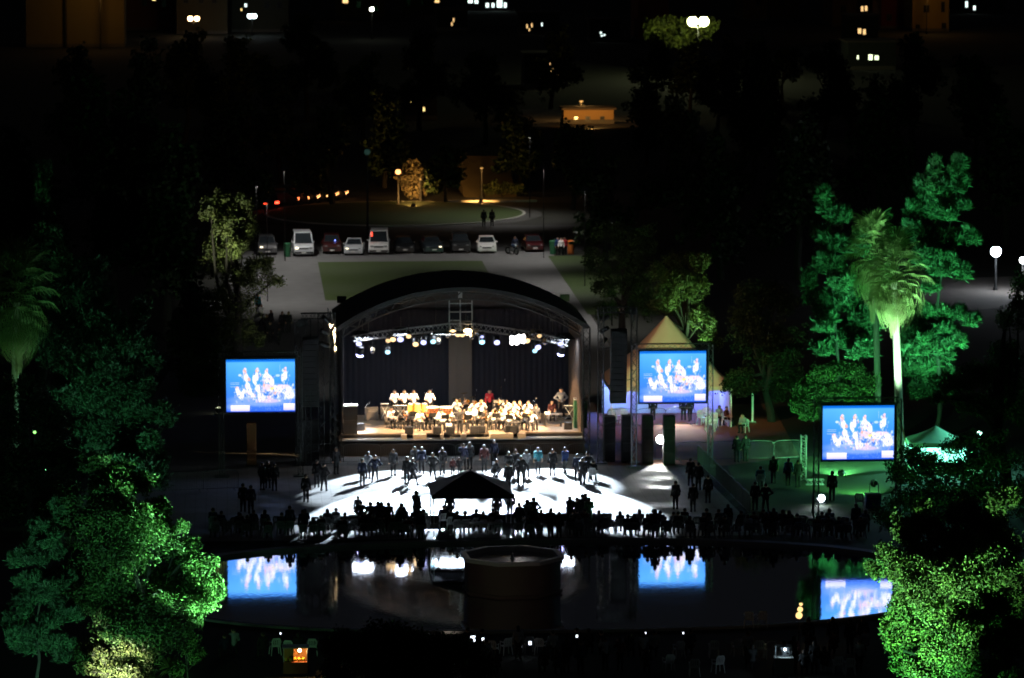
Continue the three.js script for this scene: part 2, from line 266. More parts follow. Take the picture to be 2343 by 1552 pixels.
// stage lamps: [px, py, colour, glow, lens radius, aim, beam strength]
{
  const zL = ZS - 1.55, warm = [1, 0.66, 0.32], cool = [0.5, 0.52, 1], cyan = [0.4, 0.8, 1], white = [1, 0.97, 0.95];
  const names = new Map([[warm, 'warm'], [cool, 'violet white'], [cyan, 'cyan white'], [white, 'dazzling white']]);
  const on = (px, py, x, I) => (I ? G(px, py, DECK).add(V3(0, 0.9, -0.6)) : V3(x * 1.25, 0, ZS + 9));
  const L = [
    [821, 787, cool, 9, 0.17, [960, 990], 0], [823, 813, cool, 12, 0.2, [800, 990], 700], [852, 806, null, 0, 0.13, [900, 990], 0], [887, 806, cyan, 8, 0.15, [1000, 975], 0],
    [888, 780, warm, 2, 0.15, [930, 975], 0], [899, 777, warm, 6, 0.17, [935, 975], 0], [916, 777, cool, 8, 0.19, [960, 980], 0], [935, 770, warm, 4, 0.15, [980, 975], 0],
    [951, 788, warm, 7, 0.17, [910, 985], 0], [969, 784, cool, 9, 0.17, [1040, 985], 0], [991, 782, cyan, 8, 0.16, [1060, 980], 0], [1003, 785, null, 0, 0.13, [1030, 975], 0],
    [1025, 770, null, 0, 0.14, [1030, 985], 0], [1036, 760, warm, 9, 0.2, [1010, 985], 0], [1048, 766, warm, 6, 0.16, [1060, 990], 0], [1058, 767, warm, 5, 0.14, [1100, 985], 0], [1070, 759, warm, 14, 0.24, [1050, 990], 0], [1080, 774, null, 0, 0.13, [1120, 985], 0],
    [1091, 764, null, 0, 0.13, [1100, 985], 0], [1103, 771, cool, 4, 0.11, [1150, 980], 0], [1103, 783, cyan, 8, 0.17, [1110, 985], 0], [1137, 784, cool, 9, 0.18, [1150, 985], 0], [1206, 780, warm, 5, 0.18, [1160, 980], 0], [1220, 765, null, 0, 0.12, [1180, 985], 0],
    [1234, 769, warm, 1.5, 0.14, [1190, 985], 0], [1231, 795, cool, 9, 0.18, [1190, 985], 0], [1224, 803, cyan, 6, 0.15, [1140, 985], 0], [1247, 786, null, 0, 0.14, [1215, 985], 0], [1283, 787, cool, 8, 0.17, [1230, 985], 0], [1283, 811, cool, 10, 0.19, [1255, 985], 160],
  ];
  const housing = M.blackMetal, count = {};
  const canG = (r) => merge([cyl(r * 1.02, r * 0.8, r * 2.2, 0, r * 1.1, 0, 14, true), cyl(r * 0.8, r * 0.5, 0.06, 0, r * 2.22, 0, 14)]), bodies = {};
  L.forEach(([px, py, c, k, r, aim, I]) => {
    r *= 1.12; const p = Vz(px, py, zL), kind = c ? names.get(c) : 'unlit tan'; count[kind] = (count[kind] ?? 0) + 1;
    const l = thing('stage_lamp', `${ORD[count[kind] - 1]} ${kind} stage lamp from the left on the lighting truss`, 'stage lamp', p, 0, 'lamps on the lighting truss');
    const to = on(...aim, p.x, I), q = new THREE.Quaternion().setFromUnitVectors(V3(0, -1, 0), to.clone().sub(p).normalize()); 
    const head = part('housing', bodies[r] ??= canG(r), c ? housing : mat([0.42, 0.34, 0.22], 0.4, 0.5), l); head.quaternion.copy(q);
    part('yoke', [bar(V3(-r * 1.15, 0.1, 0), V3(-r * 1.15, r * 2.6, 0), 0.02), bar(V3(r * 1.15, 0.1, 0), V3(r * 1.15, r * 2.6, 0), 0.02), bar(V3(-r * 1.15, r * 2.6, 0), V3(r * 1.15, r * 2.6, 0), 0.02), bar(V3(0, r * 2.6, 0), V3(0, r * 2.6 + 0.3, 0), 0.025)], M.darkSteel, l);
    const lens = part('lens', new THREE.SphereGeometry(r * 0.98, 14, 6, 0, 2 * Math.PI, Math.PI * 0.5, Math.PI * 0.5).scale(1, 0.55, 1), c ? glow(c, k >= 10 ? k * 1.6 : 1 + k * 0.16) : mat([0.3, 0.3, 0.32], 0.1, 0.6), l); lens.quaternion.copy(q);
    if (I) spot(l, p.clone().add(to.clone().sub(p).normalize().multiplyScalar(r * 0.7)), to, c === cool ? [0.85, 0.88, 1] : [1, 0.74, 0.46], I * 1.1, 28, 0.6, 6);
  });
  // downward wash bank under the roof crown: from above only its case shows
  { const a = Vz(990, 765, zL - 0.4), c = Vz(1076, 765, zL - 0.4), w = c.x - a.x, b = thing('wash_bank', 'dark lamp bank facing down under the roof crown', 'stage lamp', V3((a.x + c.x) / 2, a.y - 0.1, zL - 1.2));
    const turn = (o) => { o.rotation.x = -0.1; return o; }; turn(part('case', box(w, 0.16, 2.7, 0, 0.1, 0), M.blackMetal, b)); for (let i = 0; i < 6; i++) for (let j = 0; j < 5; j++) turn(part('lamp_lens', new THREE.CircleGeometry(0.23, 14).rotateX(Math.PI / 2).translate(-w / 2 + (i + 0.5) * w / 6, 0.01, -1.08 + j * 0.54), glow([0.8, 0.9, 1], 18), b)); part('hanger', [-1, 1].map((s) => bar(V3(s * w * 0.4, 0.1, 0), V3(s * w * 0.4, 2.2, 0), 0.025)), M.darkSteel, b); }
  // three round wash lights that point almost straight down
  [[829, 772, 'left'], [917, 764, 'middle'], [1290, 777, 'right']].forEach(([px, py, side]) => { const p = Vz(px, py, zL - 0.7), b = thing('wash_light', `${side} round wash light pointing down behind the lighting truss`, 'stage lamp', p, 0, 'round wash lights'); const turn = (o) => { o.rotation.x = -0.1; return o; };
    turn(part('housing', [cyl(0.4, 0.76, 0.4, 0, 0.22, 0, 24, true), cyl(0.4, 0.4, 0.04, 0, 0.42, 0, 24)], M.blackMetal, b)); turn(part('lamp_lens', new THREE.CircleGeometry(0.72, 24).rotateX(Math.PI / 2).translate(0, 0.03, 0), glow([0.8, 0.88, 1], 28), b)); part('hanger', bar(V3(0, 0.4, 0), V3(0, 1.1, 0), 0.03), M.darkSteel, b); });
  // the two big audience lights that whiten the square
  [[1177, 779, -1], [1192, 776, 1]].forEach(([px, py, s]) => {
    const p = Vz(px, py, ZS - 0.9), b = thing('audience_light', s < 0 ? 'left one of the two dazzling white audience lights on the truss' : 'right one of the two dazzling white audience lights on the truss', 'stage lamp', p, 0, 'dazzling audience lights');
    part('housing', [box(0.6, 0.62, 0.2, 0, 0, -0.16), box(0.66, 0.05, 0.3, 0, 0.33, -0.1)], M.blackMetal, b);
    for (const [i, j] of [[-1, -1], [1, -1], [-1, 1], [1, 1]]) part('lamp_lens', new THREE.SphereGeometry(0.14, 12, 6, 0, 2 * Math.PI, 0, Math.PI / 2).rotateX(Math.PI / 2).scale(1, 1, 0.5).translate(i * 0.15, j * 0.15, -0.06), glow(white, 26), b);
    part('bracket', [bar(V3(-0.34, 0, -0.16), V3(-0.34, 0.6, -0.2), 0.02), bar(V3(0.34, 0, -0.16), V3(0.34, 0.6, -0.2), 0.02), bar(V3(-0.34, 0.6, -0.2), V3(0.34, 0.6, -0.2), 0.02)], M.darkSteel, b);
    // each of the four lenses throws its own beam: together they tile a sharp edged pool of light
    (s < 0 ? [[-5.2, 10.2, 14, 7600], [-6.6, 20, 7, 21000], [-2.3, 20.6, 6.6, 19000], [-1.2, 10, 13, 6000]] : [[5.4, 9.6, 14, 7000], [7.2, 20.2, 7, 20000], [2.3, 20.6, 6.6, 19000], [1.8, 9.6, 13, 6000]]).forEach(([x, d, a, I], i) => spot(b, (s < 0 ? V3(-0.6 + i * 0.2, 7.5, ZS - 0.9) : p.clone().add(V3((i % 2 - 0.5) * 0.3, (i > 1 ? 0.15 : -0.15), 0.12))), V3(x, 0, ZS + d), [0.68, 0.84, 1], I, a, 0.14, 5));
  });
}

// ---------------------------------------------------------------- video screens
function screenPrint() {                               // the picture that the cameras show: four players standing behind a bright seated row
  const w = 512, h = 400, c = document.createElement('canvas'); c.width = w; c.height = h; const g = c.getContext('2d'); seed(77);
  let gr = g.createLinearGradient(0, 0, 0, h); gr.addColorStop(0, '#0560c8'); gr.addColorStop(0.035, '#0c6ad0'); gr.addColorStop(0.06, '#52abf4'); gr.addColorStop(0.4, '#3c92ea'); gr.addColorStop(0.75, '#3a7be0'); gr.addColorStop(1, '#3468de');
  g.fillStyle = gr; g.fillRect(0, 0, w, h);
  gr = g.createRadialGradient(w * 0.45, h * 0.15, 10, w * 0.45, h * 0.15, w * 0.5); gr.addColorStop(0, 'rgba(110,200,255,.45)'); gr.addColorStop(1, 'rgba(80,160,255,0)'); g.fillStyle = gr; g.fillRect(0, h * 0.05, w, h);
  const blob = (x, y, rx, ry, col, a = 1, rot = 0) => { g.save(); g.translate(x * w, y * h); g.rotate(rot); g.scale(rx * w, ry * h); const q = g.createRadialGradient(0, 0, 0, 0, 0, 1); q.addColorStop(0, col); q.addColorStop(0.62, col); q.addColorStop(1, col.replace(/[\d.]+\)$/, '0)')); g.globalAlpha = a; g.fillStyle = q; g.beginPath(); g.arc(0, 0, 1, 0, 7); g.fill(); g.restore(); g.globalAlpha = 1; };
  const W = 'rgba(255,248,250,1)', P = 'rgba(250,205,215,1)', S = 'rgba(240,180,170,1)', Y = 'rgba(255,235,140,1)', B = 'rgba(38,110,215,1)', L = 'rgba(170,190,255,1)';
  blob(0.5, 0.78, 0.55, 0.14, L, 0.6); blob(0.7, 0.6, 0.3, 0.16, P, 0.35); blob(0.3, 0.62, 0.2, 0.14, L, 0.35); blob(0.15, 0.9, 0.2, 0.09, L, 0.5); blob(0.62, 0.79, 0.2, 0.05, P, 0.6);
  for (const [x, y, lean] of [[0.265, 0.21, 0.3], [0.445, 0.21, -0.05], [0.585, 0.225, 0.15], [0.855, 0.2, 0]]) { blob(x, y + 0.015, 0.028, 0.06, S); blob(x + 0.01, y - 0.03, 0.02, 0.03, P); blob(x + lean * 0.08, y + 0.12, 0.04, 0.1, W, 1, -lean); blob(x + lean * 0.2 - 0.035, y + 0.16, 0.025, 0.1, W, 0.9, -lean * 0.6); }
  blob(0.58, 0.36, 0.065, 0.12, W); blob(0.65, 0.4, 0.05, 0.13, W, 1, -0.35); blob(0.42, 0.42, 0.03, 0.1, W); blob(0.2, 0.3, 0.03, 0.03, W, 0.7); blob(0.75, 0.31, 0.04, 0.03, W, 0.6); blob(0.33, 0.38, 0.03, 0.05, S, 0.9, -0.4);
  blob(0.72, 0.56, 0.2, 0.08, W); blob(0.6, 0.53, 0.1, 0.07, P, 0.9); blob(0.67, 0.555, 0.035, 0.04, Y); blob(0.85, 0.57, 0.13, 0.1, W); blob(0.92, 0.66, 0.09, 0.13, W, 1, -0.5); blob(0.8, 0.52, 0.05, 0.05, P, 0.8); blob(0.55, 0.49, 0.02, 0.04, S);
  blob(0.16, 0.55, 0.03, 0.05, S); blob(0.19, 0.66, 0.045, 0.14, W, 1, -0.5); blob(0.24, 0.66, 0.03, 0.08, W); blob(0.31, 0.5, 0.045, 0.08, W); blob(0.335, 0.6, 0.045, 0.09, W, 1, -0.2); blob(0.39, 0.7, 0.035, 0.09, W, 1, -0.4); blob(0.46, 0.55, 0.04, 0.09, W); blob(0.48, 0.7, 0.03, 0.13, W, 1, -0.1); blob(0.54, 0.72, 0.035, 0.08, W, 0.9); blob(0.62, 0.72, 0.03, 0.06, P, 0.8, -0.5); blob(0.76, 0.74, 0.025, 0.08, W, 0.8, -0.4); blob(0.31, 0.72, 0.06, 0.05, L, 0.6);
  blob(0.6, 0.66, 0.07, 0.045, B, 0.9); blob(0.72, 0.69, 0.03, 0.05, B, 0.8);
  // the fuzzy detail of a live picture: many small light and dark touches over the players
  for (const [x, y, rx, ry, n] of [[0.28, 0.3, 0.06, 0.12, 30], [0.445, 0.32, 0.06, 0.13, 30], [0.6, 0.36, 0.1, 0.14, 50], [0.855, 0.32, 0.07, 0.14, 34], [0.2, 0.65, 0.09, 0.13, 40], [0.33, 0.6, 0.08, 0.15, 40], [0.47, 0.64, 0.08, 0.17, 46], [0.72, 0.57, 0.22, 0.1, 120], [0.92, 0.62, 0.1, 0.18, 60], [0.6, 0.73, 0.25, 0.08, 60]]) for (let i = 0; i < n; i++) { const a = rnd() * 6.28, r = Math.sqrt(rnd()); blob(x + Math.cos(a) * r * rx, y + Math.sin(a) * r * ry, 0.003 + 0.014 * rnd(), 0.008 + 0.035 * rnd(), [W, W, P, S, B, L][Math.floor(rnd() * 6)], 0.3 + 0.4 * rnd(), rr(-0.6, 0.6)); }
  for (let i = 0; i < 60; i++) blob(0.12 + 0.85 * rnd(), 0.48 + 0.34 * rnd(), 0.004 + 0.012 * rnd(), 0.01 + 0.03 * rnd(), rnd() < 0.5 ? W : rnd() < 0.5 ? S : B, 0.35, rr(-0.5, 0.5));
  g.globalAlpha = 0.75; g.fillStyle = '#d7e2ff'; for (const y of [0.44, 0.47, 0.515]) g.fillRect(w * 0.06, h * y, w * 0.13, h * 0.008); g.fillRect(w * 0.78, h * 0.1, w * 0.004, h * 0.14); g.globalAlpha = 1;
  const bx = (x, y, ww, hh) => { const q = g.createLinearGradient(0, y * h, 0, (y + hh) * h); q.addColorStop(0, '#fff6f8'); q.addColorStop(1, '#c9c4f4'); g.fillStyle = q; g.fillRect(x * w, y * h, ww * w, hh * h); }; bx(0.06, 0.87, 0.28, 0.12); bx(0.83, 0.84, 0.165, 0.13);
  for (let i = 0; i < 40; i++) blob(0.35 + 0.47 * rnd(), 0.84 + 0.13 * rnd(), 0.006, 0.01 + 0.015 * rnd(), L, 0.4);
  g.fillStyle = 'rgba(5,40,170,.75)'; g.fillRect(0, h * 0.985, w, h * 0.015);
  const t = new THREE.CanvasTexture(c); t.colorSpace = THREE.SRGBColorSpace; return t;
}
const SHOW = screenPrint();
const screenMat = new THREE.MeshStandardMaterial({ color: 0x050505, roughness: 0.5, emissive: 0xffffff, emissiveMap: SHOW, emissiveIntensity: 1.35 });
function videoScreen(label, [xL, yT], [xR, yB], baseY, turn, legs) {
  const b = G((xL + xR) / 2, baseY), tl = Vz(xL, yT, b.z), br = Vz(xR, yB, b.z), w = br.x - tl.x, h = tl.y - br.y, cy = (tl.y + br.y) / 2;
  const s = thing('video_screen', label, 'screen', V3((tl.x + br.x) / 2, 0, b.z), turn, 'video screens showing the band');
  part('screen_panel', new THREE.PlaneGeometry(w, h).translate(0, cy, 0.03), screenMat, s);
  part('screen_border', [box(w + 0.2, 0.1, 0.12, 0, cy + h / 2 + 0.05, -0.02), box(w + 0.2, 0.1, 0.12, 0, cy - h / 2 - 0.05, -0.02), box(0.1, h, 0.12, -w / 2 - 0.05, cy, -0.02), box(0.1, h, 0.12, w / 2 + 0.05, cy, -0.02), box(w + 0.1, h + 0.1, 0.05, 0, cy, -0.07)], M.black, s);
  for (const k of [-1, 1]) { const x = k * (w / 2 + 0.32); part('leg', [trussGeo(V3(x, 0.05, -0.25), V3(x, cy + h / 2 + 0.35, -0.25), 0.3, 16, 0.025), box(0.9, 0.06, 0.9, x, 0.03, -0.25)], legs, s); }
  part('top_truss', trussGeo(V3(-w / 2 - 0.32, cy + h / 2 + 0.28, -0.25), V3(w / 2 + 0.32, cy + h / 2 + 0.28, -0.25), 0.3, 14, 0.025), legs, s);
  for (const k of [-1, 1]) part('brace', bar(V3(k * (w / 2 + 0.32), 2.6, -0.3), V3(k * (w / 2 + 0.32), 0.05, -1.9), 0.03), legs, s);
  const l = new THREE.RectAreaLight(0x6fa4ff, 0.35, w, h); l.name = 'screen_light'; l.position.set(0, cy, 0.06); l.rotation.y = Math.PI; s.add(l);
  return s;
}
videoScreen('video screen standing alone on truss legs left of the stage', [517, 823], [675, 942], 1092, 0, M.darkSteel);
videoScreen('video screen in front of the tan peaked marquee', [1464, 804], [1615, 920], 1070, 0, M.steel);
videoScreen('video screen on the green lawn below the tall palms', [1883, 929], [2045, 1051], 1187, 0, M.darkSteel);

// ---------------------------------------------------------------- towers, hanging loudspeakers, loudspeaker columns
function tower(label, pxs, baseY, topY, beamTo) {
  const z = G(pxs[0], baseY).z, t = thing('truss_tower', label, 'truss tower', V3(0, 0, z)), xs = pxs.map((p) => G(p, baseY).x), top = heightAt(pxs[0], baseY, topY);
  for (const x of xs) part('mast', [trussGeo(V3(x, 0.05, 0), V3(x, top, 0), 0.36, 18, 0.028), box(0.8, 0.06, 0.8, x, 0.03, 0)], M.darkSteel, t);
  const e = G(beamTo, baseY).x; part('top_beam', trussGeo(V3(Math.min(e, ...xs), top - 0.2, 0), V3(Math.max(e, ...xs), top - 0.2, 0), 0.36, 8, 0.028), M.darkSteel, t);
  for (const y of [2.4, 4.8, 7.2]) part('cross_bar', bar(V3(xs[0], y, 0), V3(xs[1], y + 0.6, 0), 0.025), M.darkSteel, t);
  return { z, top };
}
const tl = tower('left truss tower beside the stage with thin dark masts', [736, 762], 1060, 716, 690);
const tr = tower('right truss tower between the stage and marquee screen', [1374, 1450], 1060, 702, 1410);
tower('short outer truss tower left of the hanging speakers', [683, 706], 1064, 732, 684);
function lineArray(label, xL, xR, yT, yB, z) {
  const a = Vz(xL, yT, z), b = Vz(xR, yB, z), w = b.x - a.x, h = a.y - b.y, n = 12, g = thing('hanging_speakers', label, 'loudspeaker', V3((a.x + b.x) / 2, b.y, z), 0, 'hanging line arrays');
  for (let i = 0; i < n; i++) { const q = part('speaker_box', new THREE.BoxGeometry(w, h / n - 0.02, 0.75), M.black, g); q.position.set(0, h * (1 - (i + 0.5) / n), 0.1 - 0.0035 * i * i); q.rotation.x = 0.012 * i; }
  part('rigging', [bar(V3(0, h, 0), V3(0, h + 1.2, 0), 0.02), box(w, 0.1, 0.6, 0, h + 0.05, 0)], M.blackMetal, g);
}
lineArray('black column of hanging speakers left of the stage', 692, 729, 774, 930, tl.z + 0.6);
lineArray('black column of hanging speakers right of the stage', 1397, 1433, 756, 922, tr.z + 0.6);
function speakerStack(label, xL, xR, yT, yB, top, onDeck) {
  const p = onDeck ? G((xL + xR) / 2, yB, DECK) : G((xL + xR) / 2, yB), a = Vz(xL, yT, p.z), b = Vz(xR, yT, p.z), w = b.x - a.x, y0 = onDeck ? DECK : 0, h = a.y - y0, n = Math.max(2, Math.round(h / 0.75)), g = thing('speaker_stack', label, 'loudspeaker', V3(p.x, y0, p.z - 0.45), 0, 'black speaker stacks');
  for (let i = 0; i < n; i++) { const s = part('speaker_box', new THREE.BoxGeometry(w, h / n - 0.015, 0.85).translate(0, h * (i + 0.5) / n, 0), M.black, g); for (const k of [-1, 1]) part('grille', new THREE.CircleGeometry(Math.min(w * 0.2, h / n * 0.36), 16).translate(k * w * 0.23, h * (i + 0.5) / n, 0.43), M.blackMetal, s); }
  if (top) part('lid', box(w * 1.04, 0.06, 0.9, 0, h + 0.03, 0), M.white, g);
}
speakerStack('black speaker stack with white lid at the left stage front', 785, 818, 931, 994, true, true);
speakerStack('first black ground speaker stack right of the stage', 1383, 1408, 954, 1058);
speakerStack('second black ground speaker stack right of the stage', 1424, 1448, 953, 1060);
speakerStack('third black ground speaker stack, beside the screen leg', 1471, 1495, 953, 1062);
speakerStack('fourth black ground speaker stack, beside the white floodlight', 1519, 1545, 953, 1064);
{ const p = G(1328, 978, DECK), a = Vz(1314, 912, p.z), b = Vz(1344, 912, p.z), g = thing('equipment_case', 'tall dark green equipment case at the right stage edge', 'case', V3(p.x, DECK, p.z)), w = b.x - a.x, h = a.y - DECK;
  part('case_body', box(w, h - 0.1, 0.8, 0, h / 2 - 0.05, 0), M.green, g); part('case_lid', box(w * 1.03, 0.1, 0.84, 0, h - 0.05, 0), mat([0.2, 0.2, 0.19], 0.5), g); part('latch', [box(0.08, 0.1, 0.03, -w * 0.25, h - 0.2, 0.41), box(0.08, 0.1, 0.03, w * 0.25, h - 0.2, 0.41)], M.alu, g); }
speakerStack('wide black speaker stack under the hanging speakers left', 690, 730, 962, 1058);

// ---------------------------------------------------------------- crowd barriers
const barrierMat = mat([0.075, 0.078, 0.075], 0.5, 0.4);
function barrierProto(L = 2.3) {
  const g = new THREE.Group(); g.name = 'crowd_barrier';
  part('frame', [tube([V3(-L / 2, 0.12, 0), V3(-L / 2, 1.1, 0), V3(-L / 2 + 0.1, 1.2, 0), V3(L / 2 - 0.1, 1.2, 0), V3(L / 2, 1.1, 0), V3(L / 2, 0.12, 0)], 0.022, 30, 6), bar(V3(-L / 2, 0.16, 0), V3(L / 2, 0.16, 0), 0.02)], barrierMat, g);
  const b = []; for (let i = 1; i < 20; i++) b.push(bar(V3(-L / 2 + i * L / 20, 0.16, 0), V3(-L / 2 + i * L / 20, 1.19, 0), 0.009, 0.009, 5)); part('bars', b, barrierMat, g).userData.kind = 'stuff';
  for (const s of [-1, 1]) part('foot', [bar(V3(s * (L / 2 - 0.25), 0.16, 0), V3(s * (L / 2 - 0.25), 0.02, -0.35), 0.02), bar(V3(s * (L / 2 - 0.25), 0.16, 0), V3(s * (L / 2 - 0.25), 0.02, 0.35), 0.02)], barrierMat, g);
  return g;
}
const barrier0 = barrierProto();
function barrierRow(a, b, group, where) {
  const d = b.clone().sub(a), n = Math.max(1, Math.round(d.length() / 2.34)), turn = -Math.atan2(d.z, d.x);
  for (let i = 0; i < n; i++) { const o = copy(barrier0, '', a.clone().addScaledVector(d, (i + 0.5) / n), turn + rr(-0.02, 0.02)); o.scale.x = d.length() / n / 2.34; tag(o, `steel crowd barrier, ${ORD[i]} from the left end ${where}`, 'barrier', group); }
}
barrierRow(G(700, 1062), G(1470, 1060), 'barriers before the stage', 'of the row before the stage');
barrierRow(G(1548, 1058), G(1845, 1052), 'barriers before the clay court', 'of the row right of the speaker stacks');
barrierRow(G(1596, 1062), G(1716, 1180), 'barriers beside the green lawn', 'of the slanting row beside the lawn');
barrierRow(G(385, 1128), G(545, 1122), 'barriers left of the square', 'of the row left of the lit square');
barrierRow(G(1390, 980), G(1590, 975), 'barriers before the marquee', 'of the row before the marquee');

// front lights on the truss towers throw warm light on the band
[[-1, 'left'], [1, 'right']].forEach(([s, side]) => [[-3.6, 'left players'], [0.6, 'middle players'], [4.0, 'right players']].forEach(([x, who], i) => {
  const p = V3(s * 8.6, 9.0 - i * 0.75, ZS + 2.9), to = V3(x, DECK + 0.9, ZS - 2.6), g = thing('front_light', `black front light on the ${side} truss tower, aimed at the ${who}`, 'stage lamp', p, 0, 'front lights on the towers'), d = to.clone().sub(p).normalize(), q = new THREE.Quaternion().setFromUnitVectors(V3(0, 0, 1), d);
  part('housing', [cyl(0.17, 0.14, 0.6, 0, 0, 0, 14, true).rotateX(Math.PI / 2).translate(0, 0, -0.3), cyl(0.14, 0.1, 0.05, 0, 0, 0, 14).rotateX(Math.PI / 2).translate(0, 0, -0.61), cyl(0.16, 0.16, 0.02, 0, 0, 0, 14).rotateX(Math.PI / 2).translate(0, 0, -0.03)], M.blackMetal, g).quaternion.copy(q); part('lens', new THREE.CircleGeometry(0.15, 14), glow([1, 0.8, 0.5], 5), g).quaternion.copy(q); part('clamp', bar(V3(0, 0.1, 0), V3(0, 0.9, -0.1), 0.03), M.darkSteel, g);
  spot(g, p.clone().addScaledVector(d, 0.06), to, [1, 0.63, 0.32], 5000, 14, 0.5, 6);
}));

// ---------------------------------------------------------------- floodlights on the ground
function floodlight(label, px, py, h, to, color, k, I, angle, r = 0.22, pen = 0.5) {
  const b = G(px, py), f = thing('floodlight', label, 'floodlight', b), y = Math.max(h, 0.35), dir = to.clone().sub(V3(b.x, y, b.z)).normalize();
  const q = new THREE.Quaternion().setFromUnitVectors(V3(0, 0, 1), dir), put = (o) => { o.quaternion.copy(q); o.position.set(0, y, 0); return o; };
  put(part('lamp_housing', [cyl(r * 1.1, r * 0.7, r * 1.1, 0, 0, 0, 14, true).rotateX(Math.PI / 2).translate(0, 0, -r * 0.5), new THREE.CircleGeometry(r * 0.7, 14).translate(0, 0, -r * 1.04)], M.blackMetal, f));
  put(part('lamp_lens', new THREE.SphereGeometry(r * 1.02, 14, 6, 0, 2 * Math.PI, 0, Math.PI / 2).rotateX(Math.PI / 2).scale(1, 1, 0.45), glow(color, k), f));
  part('stand', [bar(V3(-r * 1.2, y, 0), V3(-r * 1.2, 0.02, 0), 0.025), bar(V3(r * 1.2, y, 0), V3(r * 1.2, 0.02, 0), 0.025), box(r * 3, 0.04, 0.4, 0, 0.02, 0)], M.darkSteel, f);
  if (I) spot(f, V3(b.x, y, b.z).addScaledVector(dir, r * 0.8), to, color, I, angle, pen, 6);
  return f;
}
{ const q = G(1511, 1058); floodlight('white floodlight on a stand between the speaker stacks', 1511, 1052, heightAt(1511, 1052, 1006), G(1470, 1120), [0.95, 1, 0.96], 24, 160, 42, 0.28); }
floodlight('white floodlight on the lawn at the foot of the right screen', 1879, 1154, 0.3, G(1850, 1215), [0.8, 0.92, 1], 30, 14, 40, 0.22);

floodlight('small warm floodlight at the near pool edge, facing the fountain', 1000, 1472, 0.3, Vz(1172, 1320, G(1172, 1352).z), [1, 0.82, 0.7], 1, 9, 15, 0.15);
// ---------------------------------------------------------------- tents
{ // dark gazebo on the lit square
  const fl = G(993, 1233), fr = G(1168, 1229), w = fr.x - fl.x, d = 4.2, eave = heightAt(993, 1233, 1133), t = thing('gazebo', 'dark pyramid-roofed gazebo tent on the edge of the lit square', 'tent', V3((fl.x + fr.x) / 2, 0, fl.z - d / 2));
  const top = Vz(1074, 1076, fl.z - d / 2).y, ov = 0.12, C = [[-1, 1], [1, 1], [1, -1], [-1, -1]].map(([i, j]) => V3(i * (w / 2 + ov), eave, j * (d / 2 + ov)));
  C.forEach((p, k) => { // each face a slightly sagging cloth panel
    const q = C[(k + 1) % 4], a = V3(0, top, 0), n = 8, pos = [], uv = [], idx = [], id = (r, c) => r * (n + 1) + c;
    for (let r = 0; r <= n; r++) for (let c = 0; c <= n; c++) { const v = a.clone().lerp(p.clone().lerp(q, c / n), r / n); v.y -= 0.1 * Math.sin(Math.PI * r / n) * Math.sin(Math.PI * c / n) * (r / n); pos.push(v.x, v.y, v.z); uv.push(c / n * 4, r / n * 2.5); }
    for (let r = 0; r < n; r++) for (let c = 0; c < n; c++) idx.push(id(r, c), id(r + 1, c), id(r, c + 1), id(r, c + 1), id(r + 1, c), id(r + 1, c + 1));
    const g = new THREE.BufferGeometry(); g.setAttribute('position', new THREE.Float32BufferAttribute(pos, 3)); g.setAttribute('uv', new THREE.Float32BufferAttribute(uv, 2)); g.setIndex(idx); g.computeVertexNormals();
    part('roof_panel', g, mat([0.035, 0.035, 0.045], 0.6, 0, { bumpMap: mottle3, bumpScale: 0.02 }), t);
    const v = quadGeo([p, q, q.clone().setY(eave - 0.22), p.clone().setY(eave - 0.22)]); part('valance', v, M.canvasDark, t);
    part('leg', [bar(V3(p.x * 0.95, 0, p.z * 0.95), V3(p.x * 0.95, eave, p.z * 0.95), 0.03), box(0.14, 0.02, 0.14, p.x * 0.95, 0.02, p.z * 0.95)], M.alu, t);
    part('roof_pole', bar(p.clone().setY(eave - 0.03), a.clone().setY(top - 0.06), 0.02), M.steel, t);
  });
  part('finial', ball(0.06, 0, top + 0.02, 0), M.darkSteel, t);
}
